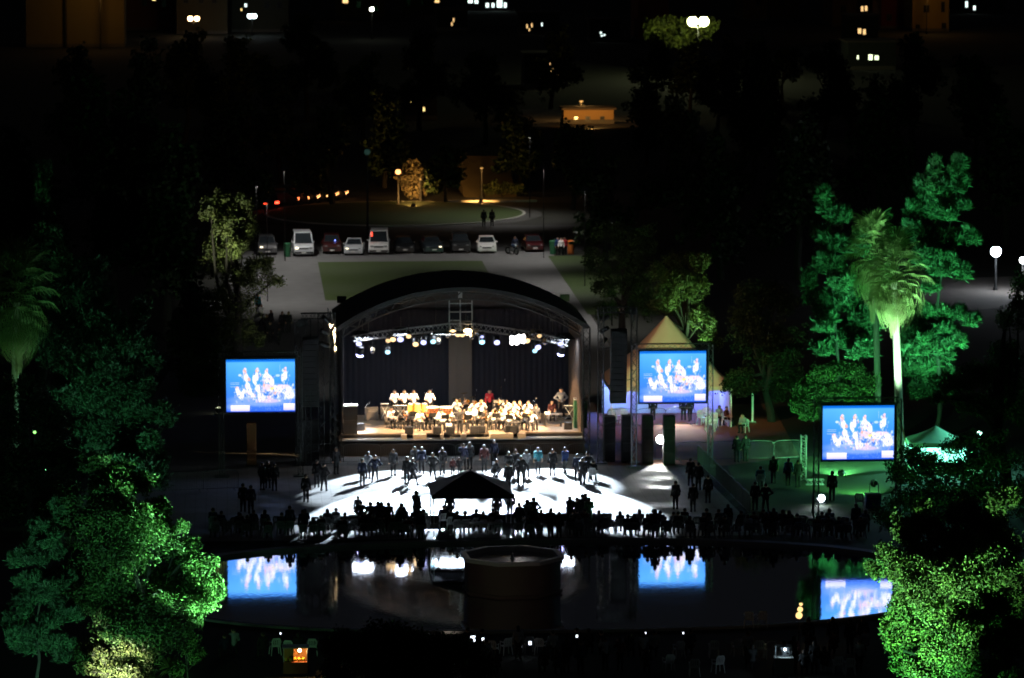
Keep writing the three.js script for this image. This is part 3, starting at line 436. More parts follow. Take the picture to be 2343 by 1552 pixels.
function marquee(label, cpx, bpy, w, d, eave, topY, mRoof, mWall, name = 'marquee', pow = 1.0) {
  const c = G(cpx, bpy), t = thing(name, label, 'tent', V3(c.x, 0, c.z)), pos = [], idx = [], uv = [], n = 14, ms = 48, top = Vz(cpx, topY, c.z).y;
  for (let r = 0; r <= n; r++) for (let k = 0; k <= ms; k++) {
    const u = r / n, a = k / ms * 2 * Math.PI, cs = Math.cos(a), sn = Math.sin(a), sq = 1 / Math.max(Math.abs(cs), Math.abs(sn)), mixr = u * ((1 - u) * 1 + u * sq), fold = 1 + 0.012 * Math.sin(a * 24) * u * (1 - u) * 4;
    pos.push(cs * mixr * w / 2 * fold, eave + (top - eave) * (1 - u) ** pow, sn * mixr * d / 2 * fold); uv.push(k / ms * 8, u * 4);
  }
  for (let r = 0; r < n; r++) for (let k = 0; k < ms; k++) { const a = r * (ms + 1) + k, b = a + ms + 1; idx.push(a, a + 1, b, a + 1, b + 1, b); }
  const g = new THREE.BufferGeometry(); g.setAttribute('position', new THREE.Float32BufferAttribute(pos, 3)); g.setAttribute('uv', new THREE.Float32BufferAttribute(uv, 2)); g.setIndex(idx); g.computeVertexNormals();
  part('canopy', g, mRoof, t);
  part('valance', [box(w, 0.3, 0.02, 0, eave - 0.14, d / 2), box(w, 0.3, 0.02, 0, eave - 0.14, -d / 2), box(0.02, 0.3, d, -w / 2, eave - 0.14, 0), box(0.02, 0.3, d, w / 2, eave - 0.14, 0)], mRoof, t);
  for (const [i, j] of [[-1, -1], [1, -1], [1, 1], [-1, 1]]) part('post', bar(V3(i * w * 0.49, 0, j * d * 0.49), V3(i * w * 0.49, eave, j * d * 0.49), 0.05), M.white, t);
  part('back_wall', box(w * 0.98, eave - 0.05, 0.03, 0, eave / 2, -d * 0.48), mWall, t);
  part('side_wall', box(0.03, eave - 0.05, d * 0.9, w * 0.485, eave / 2, -d * 0.03), mWall, t);
  return { t, c, eave, top };
}
{ const m = marquee('tan peaked marquee with blue lit inside behind the middle screen', 1524, 962, 8.2, 7, 2.75, 722, new THREE.MeshPhysicalMaterial({ color: lin([0.6, 0.47, 0.37]), roughness: 0.8, side: THREE.DoubleSide, bumpMap: mottle3, bumpScale: 0.03 }), mat([0.6, 0.6, 0.62], 0.8));
  const lampAt = (x, y, z, label, color, k, I, r) => { const p = m.c.clone().add(V3(x, y, z)), l = thing('hanging_lamp', label, 'lamp', p); part('lamp_bulb', ball(r, 0, 0, 0, 12), glow(color, k), l); part('lamp_cap', [cyl(r * 0.6, r * 0.9, r * 0.7, 0, r * 1.05, 0, 12), bar(V3(0, r, 0), V3(0, Math.max(0.3, 2.6 - y), 0), 0.012)], M.darkSteel, l); point(l, p, color, I, 4); };
  lampAt(3.0, 2.3, -1.8, 'blue violet lamp hanging inside the marquee at right', [0.15, 0.21, 1], 5, 45, 0.1); lampAt(-3.0, 2.3, -1.8, 'blue violet lamp hanging inside the marquee at left', [0.17, 0.23, 1], 5, 45, 0.1); lampAt(0.3, 2.4, 1.0, 'white lamp hanging inside the marquee centre', [0.9, 1, 0.95], 6, 5, 0.1); spot(m.t, m.c.clone().add(V3(0.3, 2.2, 1.0)), m.c.clone().add(V3(0.4, 0, 3.4)), [0.92, 1, 0.95], 160, 34, 0.5, 5);
}
{ const m = marquee('small turquoise lit tent among the trees right of the palms', 2140, 1068, 3.4, 3, 1.7, 974, mat([0.35, 0.6, 0.5], 0.7), mat([0.5, 0.62, 0.58], 0.8), 'shelter_tent', 1.1);
  const p = m.c.clone().add(V3(0.2, 1.5, 0.5)), l = thing('hanging_lamp', 'turquoise white lamp hanging in the small shelter tent', 'lamp', p); part('lamp_bulb', ball(0.1), glow([0.5, 1, 0.85], 6), l); part('lamp_cap', cyl(0.05, 0.08, 0.08, 0, 0.12, 0), M.darkSteel, l); point(l, p, [0.25, 1, 0.72], 130, 4);
  const q = G(2240, 1074), b = thing('lamp_post', 'turquoise lamp on a low post behind dark leaves at right', 'lamp', q); part('post', bar(V3(0, 0, 0), V3(0, 2.1, 0), 0.04), M.darkSteel, b); part('lamp_globe', ball(0.16, 0, 2.25, 0), glow([0.5, 1, 0.85], 8), b); point(b, q.clone().add(V3(0, 2.25, 0.25)), [0.25, 1, 0.72], 50, 4);
}

// ---------------------------------------------------------------- people
// a pose: joints in metres, facing +z; the skin is one surface meshed from tapered capsules joined smoothly
const sub = (a, b) => [a[0] - b[0], a[1] - b[1], a[2] - b[2]];
function bodyFrom(P) {
  const B = [], add = (a, b, ra, rb, k) => B.push({ a, d: sub(b, a), ra, rb, k, l2: Math.max(1e-9, sub(b, a).reduce((s, v) => s + v * v, 0)) });
  const { pel, chest, neck, head, face } = P, mid = (a, b, t) => a.map((v, i) => v + (b[i] - v) * t), off = (a, v) => a.map((x, i) => x + v[i]);
  const fwd = face ?? [0, 0, 1], right = [fwd[2], 0, -fwd[0]];
  add(pel, mid(pel, chest, 0.5), 0.135, 0.118, 'shirt'); add(mid(pel, chest, 0.5), chest, 0.118, 0.135, 'shirt'); add(off(chest, [-0.1, 0.02, 0]), off(chest, [0.1, 0.02, 0]), 0.11, 0.11, 'shirt');
  add(P.sh[0], P.sh[1], 0.062, 0.062, 'shirt'); add(off(pel, [-0.075, -0.03, 0]), off(pel, [0.075, -0.03, 0]), 0.125, 0.125, 'legs');
  add(neck, mid(neck, head, 0.6), 0.056, 0.052, 'skin'); add(off(head, [0, -0.03, 0]), off(head, [0, 0.035, 0]), 0.082, 0.092, 'head');
  const f = (x, y, z) => off(head, [right[0] * x + fwd[0] * z, y, right[2] * x + fwd[2] * z]);
  add(f(0, -0.075, 0.045), f(0, -0.1, 0.055), 0.045, 0.032, 'head'); add(f(0, -0.005, 0.1), f(0, -0.035, 0.112), 0.012, 0.02, 'head'); for (const s of [-1, 1]) add(f(s * 0.092, 0.005, 0), f(s * 0.097, -0.03, 0), 0.02, 0.016, 'head');
  for (let i = 0; i < 2; i++) {
    add(P.sh[i], P.el[i], 0.056, 0.044, 'arm'); add(P.el[i], P.wr[i], 0.043, 0.03, 'fore');
    const h = sub(P.wr[i], P.el[i]), L = Math.hypot(...h), u = h.map((v) => v / L); add(P.wr[i], off(P.wr[i], u.map((v) => v * 0.075)), 0.03, 0.037, 'skin');
    add(P.hip[i], P.kn[i], 0.092, 0.062, 'legs'); add(P.kn[i], P.an[i], 0.06, 0.04, 'legs'); const t = P.toe?.[i] ?? off(P.an[i], [0, -0.045, 0.15]); add(off(P.an[i], [0, -0.045, -0.03]), t, 0.043, 0.036, 'shoe');
  }
  let lo = [9, 9, 9], hi = [-9, -9, -9]; for (const b of B) for (let c = 0; c < 3; c++) { lo[c] = Math.min(lo[c], b.a[c] - 0.17, b.a[c] + b.d[c] - 0.17); hi[c] = Math.max(hi[c], b.a[c] + 0.17, b.a[c] + b.d[c] + 0.17); }
  const size = Math.max(...hi.map((v, i) => v - lo[i])), half = size / 2, mid3 = lo.map((v, i) => (v + hi[i]) / 2), N = 66;
  const mc = new MarchingCubes(N, M.white, false, false, 60000); mc.isolation = 0;
  const dist = (x, y, z, b) => { const px = x - b.a[0], py = y - b.a[1], pz = z - b.a[2]; let t = (px * b.d[0] + py * b.d[1] + pz * b.d[2]) / b.l2; t = t < 0 ? 0 : t > 1 ? 1 : t; const dx = px - t * b.d[0], dy = py - t * b.d[1], dz = pz - t * b.d[2]; return Math.sqrt(dx * dx + dy * dy + dz * dz) - (b.ra + (b.rb - b.ra) * t); };
  const K = 0.022;
  for (let z = 0, i = 0; z < N; z++) for (let y = 0; y < N; y++) for (let x = 0; x < N; x++, i++) {
    const X = mid3[0] + (x - N / 2) / (N / 2) * half, Y = mid3[1] + (y - N / 2) / (N / 2) * half, Z = mid3[2] + (z - N / 2) / (N / 2) * half; let e = 0, m = 9;
    for (const b of B) { const d = dist(X, Y, Z, b); if (d < m) m = d; if (d < 0.2) e += Math.exp(-d / K); }
    mc.field[i] = m > 0.16 ? -m : K * Math.log(e);
  }
  mc.update();
  let g = new THREE.BufferGeometry(), n = mc.count; const pos = new Float32Array(n * 3);
  for (let i = 0; i < n; i++) for (let c = 0; c < 3; c++) pos[i * 3 + c] = mid3[c] + mc.positionArray[i * 3 + c] * half;
  g.setAttribute('position', new THREE.BufferAttribute(pos, 3)); g = mergeVertices(g, 1e-4); g.computeVertexNormals();
  const V = g.attributes.position, nn = V.count, key = []; for (let i = 0; i < nn; i++) { let m = 9, k = ''; for (const b of B) { const d = dist(V.getX(i), V.getY(i), V.getZ(i), b); if (d < m) { m = d; k = b.k; } } key.push(k); }
  const shellOf = (keys, grow) => { const idx = g.index.array, map = new Map(), p = [], nr = [], out = []; for (let t = 0; t < idx.length; t += 3) { const tri = [idx[t], idx[t + 1], idx[t + 2]]; if (!tri.some((v) => keys.includes(key[v]))) continue; for (const v of tri) { if (!map.has(v)) { map.set(v, p.length / 3); for (const [a, s] of [['X', 0], ['Y', 1], ['Z', 2]]) { p.push(V['get' + a](v) + grow * g.attributes.normal['get' + a](v)); nr.push(g.attributes.normal['get' + a](v)); } } out.push(map.get(v)); } }
    const s = new THREE.BufferGeometry(); s.setAttribute('position', new THREE.Float32BufferAttribute(p, 3)); s.setAttribute('normal', new THREE.Float32BufferAttribute(nr, 3)); s.setIndex(out); return s; };
  // fingers: five unequal bent chains on each hand, merged into the body
  const fing = [];
  for (let i = 0; i < 2; i++) { const h = sub(P.wr[i], P.el[i]), u = V3(...h).normalize(), side = V3(0, 0, 1).cross(u); if (side.length() < 0.3) side.set(1, 0, 0); side.normalize(); const nrm = u.clone().cross(side), w = V3(...P.wr[i]), s = i ? -1 : 1;
    [[-0.026, 0.075], [-0.009, 0.085], [0.009, 0.08], [0.026, 0.062]].forEach(([o, l]) => { const a = w.clone().addScaledVector(u, 0.08).addScaledVector(side, o), b = a.clone().addScaledVector(u, l * 0.5).addScaledVector(nrm, 0.006), c = b.clone().addScaledVector(u, l * 0.4).addScaledVector(nrm, 0.024); fing.push(bar(a, b, 0.0095, 0.0085, 5), bar(b, c, 0.0085, 0.007, 5)); });
    const a = w.clone().addScaledVector(u, 0.035).addScaledVector(side, s * 0.03), b = a.clone().addScaledVector(u, 0.03).addScaledVector(side, s * 0.025), c = b.clone().addScaledVector(u, 0.028).addScaledVector(nrm, 0.01); fing.push(bar(a, b, 0.012, 0.01, 5), bar(b, c, 0.01, 0.008, 5)); }
  const body = merge([g, ...fing]);
  const hair = (long) => { const hd = V3(...head), a = new THREE.SphereGeometry(0.108, 12, 8, 0, 2 * Math.PI, 0, Math.PI * 0.54).scale(0.95, 1, 1.05).rotateX(-0.5).translate(0, 0.028, -0.006), ga = [a]; if (long) ga.push(new THREE.SphereGeometry(0.1, 10, 8).scale(1, 1.7, 0.62).translate(0, -0.09, -0.06)); const m = merge(ga); m.rotateY(Math.atan2(fwd[0], fwd[2])).translate(hd.x, hd.y, hd.z); return m; };
  return { body, shirt: shellOf(['shirt', 'arm', 'fore'], 0.014), tee: shellOf(['shirt', 'arm'], 0.014), legs: shellOf(['legs'], 0.009), shoe: shellOf(['shoe'], 0.007), hair: hair(false), longHair: hair(true) };
}
const STAND = { pel: [0, 0.93, 0], chest: [0, 1.27, 0], neck: [0, 1.4, 0], head: [0, 1.585, 0.01], sh: [[-0.175, 1.385, 0], [0.175, 1.385, 0]], el: [[-0.25, 1.09, -0.03], [0.25, 1.09, -0.03]], wr: [[-0.26, 0.85, 0.05], [0.26, 0.85, 0.05]], hip: [[-0.09, 0.88, 0], [0.09, 0.88, 0]], kn: [[-0.1, 0.49, 0.02], [0.1, 0.49, 0.02]], an: [[-0.11, 0.095, -0.01], [0.11, 0.095, -0.01]] };
const SIT = { pel: [0, 0.55, 0], chest: [0, 0.89, -0.03], neck: [0, 1.02, -0.02], head: [0, 1.2, 0.01], sh: [[-0.175, 1.0, -0.02], [0.175, 1.0, -0.02]], el: [[-0.24, 0.74, 0.08], [0.24, 0.74, 0.08]], wr: [[-0.16, 0.64, 0.3], [0.16, 0.64, 0.3]], hip: [[-0.09, 0.53, 0.02], [0.09, 0.53, 0.02]], kn: [[-0.13, 0.51, 0.42], [0.13, 0.51, 0.42]], an: [[-0.13, 0.095, 0.4], [0.13, 0.095, 0.4]] };
const poses = {
  stand: STAND,
  hips: { ...STAND, el: [[-0.4, 1.13, -0.06], [0.4, 1.13, -0.06]], wr: [[-0.2, 0.99, 0.06], [0.2, 0.99, 0.06]], kn: [[-0.13, 0.49, 0.02], [0.13, 0.49, 0.03]], an: [[-0.17, 0.095, 0], [0.17, 0.095, 0]] },
  folded: { ...STAND, el: [[-0.25, 1.12, 0.06], [0.25, 1.12, 0.06]], wr: [[0.02, 1.14, 0.22], [-0.02, 1.18, 0.24]] },
  walk: { ...STAND, el: [[-0.24, 1.1, 0.1], [0.24, 1.1, -0.16]], wr: [[-0.24, 0.9, 0.26], [0.25, 0.87, -0.14]], kn: [[-0.1, 0.5, 0.2], [0.1, 0.5, -0.02]], an: [[-0.1, 0.1, 0.28], [0.1, 0.14, -0.36]], toe: [[-0.1, 0.05, 0.44], [0.1, 0.04, -0.22]] },
  phone: { ...STAND, el: [[-0.25, 1.09, -0.03], [0.24, 1.2, 0.24]], wr: [[-0.26, 0.85, 0.05], [0.12, 1.44, 0.34]] },
  cheer: { ...STAND, el: [[-0.25, 1.09, -0.03], [0.28, 1.6, 0.06]], wr: [[-0.26, 0.85, 0.05], [0.22, 1.85, 0.1]] },
  crouch: { pel: [0, 0.42, -0.12], chest: [0, 0.74, 0.04], neck: [0, 0.86, 0.08], head: [0, 1.03, 0.13], sh: [[-0.175, 0.84, 0.07], [0.175, 0.84, 0.07]], el: [[-0.25, 0.6, 0.2], [0.25, 0.6, 0.2]], wr: [[-0.12, 0.55, 0.4], [0.12, 0.55, 0.4]], hip: [[-0.09, 0.39, -0.1], [0.09, 0.39, -0.1]], kn: [[-0.17, 0.48, 0.28], [0.17, 0.48, 0.28]], an: [[-0.14, 0.1, 0.02], [0.14, 0.1, 0.02]] },
  drum: { ...STAND, chest: [0, 1.27, 0.03], el: [[-0.3, 1.12, 0.12], [0.3, 1.12, 0.12]], wr: [[-0.2, 1.05, 0.36], [0.2, 1.12, 0.34]] },
  conduct: { ...STAND, el: [[-0.36, 1.22, 0.16], [0.36, 1.24, 0.16]], wr: [[-0.32, 1.42, 0.34], [0.32, 1.3, 0.38]] },
  sit: SIT,
  lean: { ...SIT, chest: [0, 0.86, 0.12], neck: [0, 0.98, 0.18], head: [0, 1.15, 0.24], sh: [[-0.175, 0.96, 0.16], [0.175, 0.96, 0.16]], el: [[-0.22, 0.68, 0.26], [0.22, 0.68, 0.26]], wr: [[-0.08, 0.66, 0.46], [0.08, 0.66, 0.46]] },
  horn: { ...SIT, el: [[-0.32, 0.82, 0.14], [0.32, 0.82, 0.14]], wr: [[-0.06, 1.06, 0.28], [0.06, 1.07, 0.32]] },
  sax: { ...SIT, el: [[-0.28, 0.74, 0.08], [0.28, 0.76, 0.06]], wr: [[-0.05, 0.82, 0.26], [0.1, 0.66, 0.24]] },
};
const bodies = {}; for (const k in poses) bodies[k] = bodyFrom(poses[k]);
const skin = [mat([0.42, 0.24, 0.15], 0.55), mat([0.33, 0.18, 0.11], 0.55), mat([0.2, 0.1, 0.06], 0.55)];
const cloth = { white: mat([0.78, 0.76, 0.73], 0.85), black: mat([0.012, 0.012, 0.014], 0.9), navy: mat([0.012, 0.016, 0.04], 0.9), grey: mat([0.035, 0.037, 0.04], 0.9), maroon: mat([0.06, 0.012, 0.012], 0.9), red: mat([0.45, 0.02, 0.03], 0.8), teal: mat([0.02, 0.16, 0.2], 0.85), blue: mat([0.02, 0.05, 0.16], 0.85), green: mat([0.01, 0.09, 0.02], 0.85), pale: mat([0.25, 0.26, 0.27], 0.85) };
const hairM = [mat([0.012, 0.009, 0.007], 0.6), mat([0.045, 0.024, 0.012], 0.6), mat([0.2, 0.19, 0.18], 0.6)], shoeM = M.rubber, made = {};
const byPose = { };
function person(pos, pose, turn, top, label, o = {}) {
  const k = [pose, top, o.legs ?? 'black', o.long ?? 0, o.hair ?? 0, o.skin ?? 0, o.tee ?? 0].join();
  if (!made[k]) { const b = bodies[pose], g = new THREE.Group(); g.name = 'person'; part('body', b.body, skin[o.skin ?? 0], g); part(o.tee ? 'tee_shirt' : 'shirt', o.tee ? b.tee : b.shirt, cloth[top], g); part('trousers', b.legs, cloth[o.legs ?? 'black'], g); part('shoes', b.shoe, shoeM, g); part('hair', o.long ? b.longHair : b.hair, hairM[o.hair ?? 0], g); made[k] = g; }
  const p = copy(made[k], label, pos, R(turn), o.s ?? 1, o.group); p.userData.category = 'person'; return p;
}
const chair0 = (() => { const g = new THREE.Group(); g.name = 'plastic_chair';
  part('seat', new THREE.BoxGeometry(0.44, 0.03, 0.42, 4, 1, 4).translate(0, 0.44, 0.01), M.chair, g);
  const s = new THREE.Shape([[-0.22, 0], [0.22, 0], [0.24, 0.3], [0.17, 0.43], [-0.17, 0.43], [-0.24, 0.3]].map((p) => new THREE.Vector2(...p))); for (const x of [-0.13, -0.045, 0.045, 0.13]) s.holes.push(new THREE.Path([[x - 0.016, 0.07], [x + 0.016, 0.07], [x + 0.016, 0.33], [x - 0.016, 0.33]].map((p) => new THREE.Vector2(...p))));
  part('backrest', new THREE.ExtrudeGeometry(s, { depth: 0.025, bevelEnabled: false }).rotateX(-0.2).translate(0, 0.45, -0.2), M.chair, g);
  for (const i of [-1, 1]) { for (const j of [-1, 1]) part('leg', bar(V3(i * 0.2, 0.44, j * 0.18), V3(i * 0.25, 0, j * 0.24), 0.03, 0.022, 6), M.chair, g); part('armrest', [bar(V3(i * 0.24, 0.66, -0.22), V3(i * 0.25, 0.65, 0.16), 0.025), bar(V3(i * 0.25, 0.65, 0.16), V3(i * 0.21, 0.44, 0.19), 0.022)], M.chair, g); }
  return g; })();
const chairIn = (m) => { const g = chair0.clone(); g.name = 'plastic_chair'; g.traverse((o) => { if (o.isMesh) o.material = m; }); return g; }, chairKinds = { white: chair0, grey: chairIn(M.chairGrey), black: chairIn(M.chairBlack) };
const chair = (pos, turn, label, group, s = 1, kind = 'white') => { const c = copy(chairKinds[kind], label, pos, R(turn), s, group); c.userData.category = 'chair'; return c; };

// standing people on the lit square: [px, feet, pose, turn, top, label, options]
const SQ = [
  [725, 1116, 'stand', 170, 'black', 'person at the left rim of the light, leftmost beside a taller one'], [741, 1124, 'hips', 150, 'black', 'tall dark person at the left rim of the white light'], [769, 1086, 'stand', 20, 'black', 'dark person standing alone before the left barriers', { hair: 2 }],
  [829, 1113, 'stand', 165, 'navy', 'leftmost person of the pair standing in the back left of the light'], [842, 1096, 'folded', 150, 'pale', 'person behind a leftmost pair with pale shirt'], [858, 1104, 'hips', 185, 'navy', 'person in dark clothes with hands on hips near the left barriers'],
  [900, 1090, 'stand', 200, 'grey', 'grey person standing between the left pair and the middle group'], [931, 1108, 'stand', 190, 'black', 'dark person left in the tight group before the green lit barriers'], [944, 1112, 'walk', 110, 'black', 'person walking sideways in the group before the green lit barriers'], [949, 1084, 'phone', 180, 'grey', 'person behind the walking one, phone raised'], [965, 1085, 'stand', 185, 'navy', 'person with legs apart close to the green lit barriers'],
  [990, 1099, 'hips', 175, 'black', 'person with legs wide left of the gazebo roof'], [1012, 1087, 'stand', 182, 'black', 'broad person in dark shirt left of the two children'], [1036, 1089, 'stand', 180, 'maroon', 'left one of the two children behind the gazebo', { s: 0.66 }], [1051, 1088, 'stand', 170, 'black', 'right one of the two children behind the gazebo', { s: 0.66 }],
  [1060, 1077, 'phone', 180, 'navy', 'person in navy with raised hands behind the children'], [1075, 1074, 'stand', 190, 'black', 'long haired slim person behind the gazebo peak', { long: 1 }], [1108, 1080, 'stand', 178, 'maroon', 'person in a maroon top right of the gazebo peak'], [1130, 1068, 'stand', 180, 'navy', 'person with lit hair near the barriers right of the maroon top', { hair: 2 }], [1132, 1093, 'crouch', 120, 'black', 'crouching person right of the gazebo peak'],
  [1163, 1122, 'stand', 190, 'black', 'dark person close behind the right gazebo corner, front one'], [1164, 1096, 'folded', 160, 'grey', 'person in grey behind the right gazebo corner'], [1180, 1092, 'stand', 180, 'black', 'left person of the three right of the gazebo'], [1192, 1106, 'hips', 185, 'black', 'middle person of the three right of the gazebo, nearest'], [1205, 1092, 'folded', 180, 'pale', 'right person of the three right of the gazebo, pale shirt'],
  [1231, 1086, 'stand', 180, 'teal', 'person in a teal shirt before the barriers', { tee: 1 }], [1264, 1090, 'stand', 176, 'black', 'slim person standing alone right of the teal shirt'], [1293, 1086, 'walk', 210, 'blue', 'person in blue walking right of the slim one'], [1321, 1101, 'stand', 184, 'navy', 'left person of the dark group at the right rim of the light'], [1333, 1110, 'stand', 176, 'black', 'middle person of the dark group at the right rim of the light'], [1345, 1098, 'hips', 182, 'black', 'right person of the dark group at the right rim of the light'], [1356, 1102, 'lean', 170, 'black', 'sitting person at the far right rim of the white light'],
  [819, 1192, 'stand', 180, 'black', 'small person at the left front of the light behind the coat', { s: 0.85 }], [826, 1214, 'hips', 200, 'black', 'stooping broad person leftmost of the silhouettes by the low wall'], [848, 1216, 'stand', 180, 'black', 'second silhouette from the left by the low wall'], [873, 1216, 'stand', 178, 'navy', 'left of the two touching silhouettes by the low wall'], [889, 1217, 'stand', 184, 'black', 'right of the two touching silhouettes by the low wall'], [919, 1220, 'stand', 180, 'black', 'slim silhouette by the low wall left of the tall one'], [952, 1198, 'phone', 140, 'black', 'tall person raising a phone beside the left gazebo leg', { s: 1.12 }],
  [1167, 1186, 'stand', 180, 'black', 'person standing at the right gazebo leg'], [1188, 1218, 'stand', 180, 'navy', 'person with long coat right of the gazebo by the wall'], [1221, 1206, 'hips', 185, 'black', 'person with elbow out right of the long coat'], [1216, 1222, 'stand', 180, 'black', 'shorter person before the one with the elbow out', { s: 0.92 }], [1260, 1232, 'stand', 180, 'black', 'person whose head and shoulders show over the wall'], [1279, 1232, 'stand', 180, 'black', 'small person right of the head and shoulders over the wall', { s: 0.9 }],
  [1304, 1203, 'walk', 200, 'black', 'person stepping away at the right front of the light'], [1320, 1206, 'stand', 170, 'black', 'left person of the front right group'], [1333, 1202, 'hips', 180, 'black', 'tallest person of the front right group', { s: 1.06 }], [1348, 1206, 'folded', 190, 'green', 'person in green at the right of the front right group', { legs: 'green' }], [1340, 1196, 'stand', 185, 'navy', 'person in navy hidden behind the front right group'],
  [600, 1122, 'stand', 140, 'grey', 'person in the dim standing group left of the light, left one'], [613, 1118, 'folded', 170, 'black', 'person in the dim standing group left of the light, middle one', { hair: 2 }], [628, 1124, 'stand', 190, 'black', 'person in the dim standing group left of the light, right one'], [556, 1172, 'stand', 170, 'black', 'dark person standing far left of the square'], [574, 1176, 'stand', 190, 'navy', 'second dark person standing far left of the square'], [700, 1150, 'stand', 160, 'black', 'dark person outside the left rim of the light'],
  [1580, 1112, 'stand', 180, 'black', 'left person of the pair standing in the dark plaza right'], [1598, 1122, 'stand', 170, 'black', 'right person of the pair standing in the dark plaza right'], [1620, 1152, 'stand', 180, 'black', 'person standing by the slanting barriers'], [1546, 1166, 'stand', 200, 'black', 'person standing on the shiny wet paving'], [1586, 1172, 'stand', 180, 'black', 'nearest person on the dark right of the square'],
  [1728, 1168, 'stand', 180, 'black', 'left person standing in the dark on the green lawn'], [1752, 1172, 'hips', 180, 'black', 'right person standing in the dark on the green lawn'], [1804, 1112, 'stand', 180, 'blue', 'person in a blue shirt on the green lawn'], [1826, 1116, 'stand', 190, 'black', 'dark person right of the blue shirt on the lawn'], [1904, 1146, 'stand', 180, 'grey', 'person standing under the right video screen', { s: 1.05 }], [1740, 1116, 'sit', 180, 'teal', 'seated person in teal on the green lawn'], [1770, 1106, 'stand', 170, 'green', 'person in green on the lawn near the barriers'], [1686, 1058, 'stand', 180, 'black', 'left dark person before the clay court'], [1706, 1056, 'stand', 180, 'black', 'right dark person before the clay court'],
  [590, 720, 'stand', 30, 'teal', 'person far left on the rear path beside the trees'], [598, 744, 'walk', 40, 'white', 'person in white on the rear path'], [610, 768, 'stand', 20, 'black', 'left person of the group on the rear path'], [620, 758, 'stand', 40, 'black', 'second person of the group on the rear path'], [618, 786, 'walk', 10, 'black', 'nearest person of the group on the rear path'], [646, 762, 'stand', 0, 'black', 'left of the pair of people on the rear path'], [660, 762, 'walk', 0, 'black', 'right of the pair of people on the rear path'], [638, 790, 'walk', 15, 'black', 'small person walking on the rear path', { s: 0.8 }],
  [1178, 582, 'stand', 0, 'navy', 'person beside the parked motorbike'], [1276, 584, 'stand', 20, 'blue', 'person in blue between the litter bins'], [1284, 585, 'stand', -10, 'white', 'person in white between the litter bins'], [1292, 584, 'stand', 10, 'red', 'person in red between the litter bins'], [1107, 518, 'stand', 180, 'black', 'left tiny person beside the roundabout'], [1126, 518, 'stand', 180, 'black', 'right tiny person beside the roundabout'],
  [1662, 975, 'sit', 60, 'maroon', 'seated person in maroon beside the white chairs of the marquee', { tee: 1 }], [1646, 972, 'sit', 20, 'pale', 'seated person in pale clothes beside the marquee', { tee: 1 }], [1703, 990, 'lean', -40, 'pale', 'person bending forward on a seat by the white post', { skin: 0 }], [1494, 962, 'stand', 180, 'black', 'left person whose legs show below the middle screen'], [1564, 962, 'stand', 180, 'navy', 'right person whose legs show below the middle screen'], [1579, 964, 'walk', 180, 'black', 'person walking behind the middle screen'],
];
seed(31);
for (const [px, py, pose, turn, top, label, o = {}] of SQ) person(G(px, py), pose, turn + rr(-8, 8), top, label, { skin: px % 3, hair: px % 5 === 0 ? 1 : 0, ...o });
for (const [px, py] of [[1740, 1116], [1662, 975], [1646, 972], [1703, 990], [1356, 1102]]) chair(G(px, py).add(V3(0, 0, 0)), { 1740: 180, 1662: 60, 1646: 20, 1703: -40, 1356: 170 }[px], { 1740: 'chair under the seated person in teal on the lawn', 1662: 'chair under the seated person in maroon by the marquee', 1646: 'chair under the seated person in pale clothes by the marquee', 1703: 'chair under the bending person by the white post', 1356: 'chair at the far right rim of the white light' }[px]);

// the seated crowd along the pool, and the people under the gazebo
const bands = [[485, 760, 'left of lit square'], [770, 985, 'at left low wall'], [1180, 1400, 'at right low wall'], [1420, 1680, 'right of lit square'], [1700, 1985, 'below green lawn']];
const tops = ['black', 'navy', 'grey', 'black', 'maroon', 'black', 'pale', 'navy'];
seed(57);
for (const [x0, x1, where] of bands) for (let x = x0, i = 0; x < x1; i++, x += rr(9, 15)) {
  const front = i % 2, nth = `${ORD[i >> 1]} from left in ${front ? 'near' : 'far'} row`, p = G(x + rr(-5, 5), 1220 + (front ? 10 : -2) + rr(-6, 5)), near = x > 1960 ? -10 : 0; if (x > 1240 && x < 1300 && front) continue;
  const tc = tops[Math.floor(rnd() * 8)]; if (rnd() < 0.8) person(p, rnd() < 0.14 ? 'stand' : rnd() < 0.35 ? 'lean' : 'sit', 180 + rr(-30, 30), tc, `spectator in ${tc}, ${nth} ${where}`, { skin: Math.floor(rnd() * 3), long: rnd() < 0.35 ? 1 : 0, hair: rnd() < 0.2 ? 1 : 0, s: rr(0.92, 1.05), group: `seated crowd ${where}` });
  chair(p, 180 + rr(-12, 12), `plastic chair in the crowd, ${nth} ${where}`, `chairs ${where}`, 1, 'grey');
}
const GZ = [[1015, 1208, 'left one under the gazebo in front'], [1032, 1216, 'second from left under the gazebo'], [1046, 1222, 'third from left under the gazebo'], [1064, 1222, 'person in the middle under the gazebo'], [1090, 1218, 'person right of the middle under the gazebo'], [1106, 1222, 'fifth seated person from left under the gazebo'], [1128, 1216, 'seated person near the right leg of the gazebo'], [1140, 1222, 'rightmost seated person under the gazebo']];
for (const [px, py, l] of GZ) { person(G(px, py), 'sit', 180 + rr(-15, 15), tops[px % 3], 'dark seated silhouette, ' + l, { skin: px % 3 }); chair(G(px, py), 180, 'white chair under the seated ' + l.replace('person ', 'one ')); }
for (const [px, py, l] of [[1029, 1196, 'person standing under the gazebo at left'], [1137, 1192, 'person standing under the gazebo at right']]) person(G(px, py), 'stand', 180, 'grey', l);
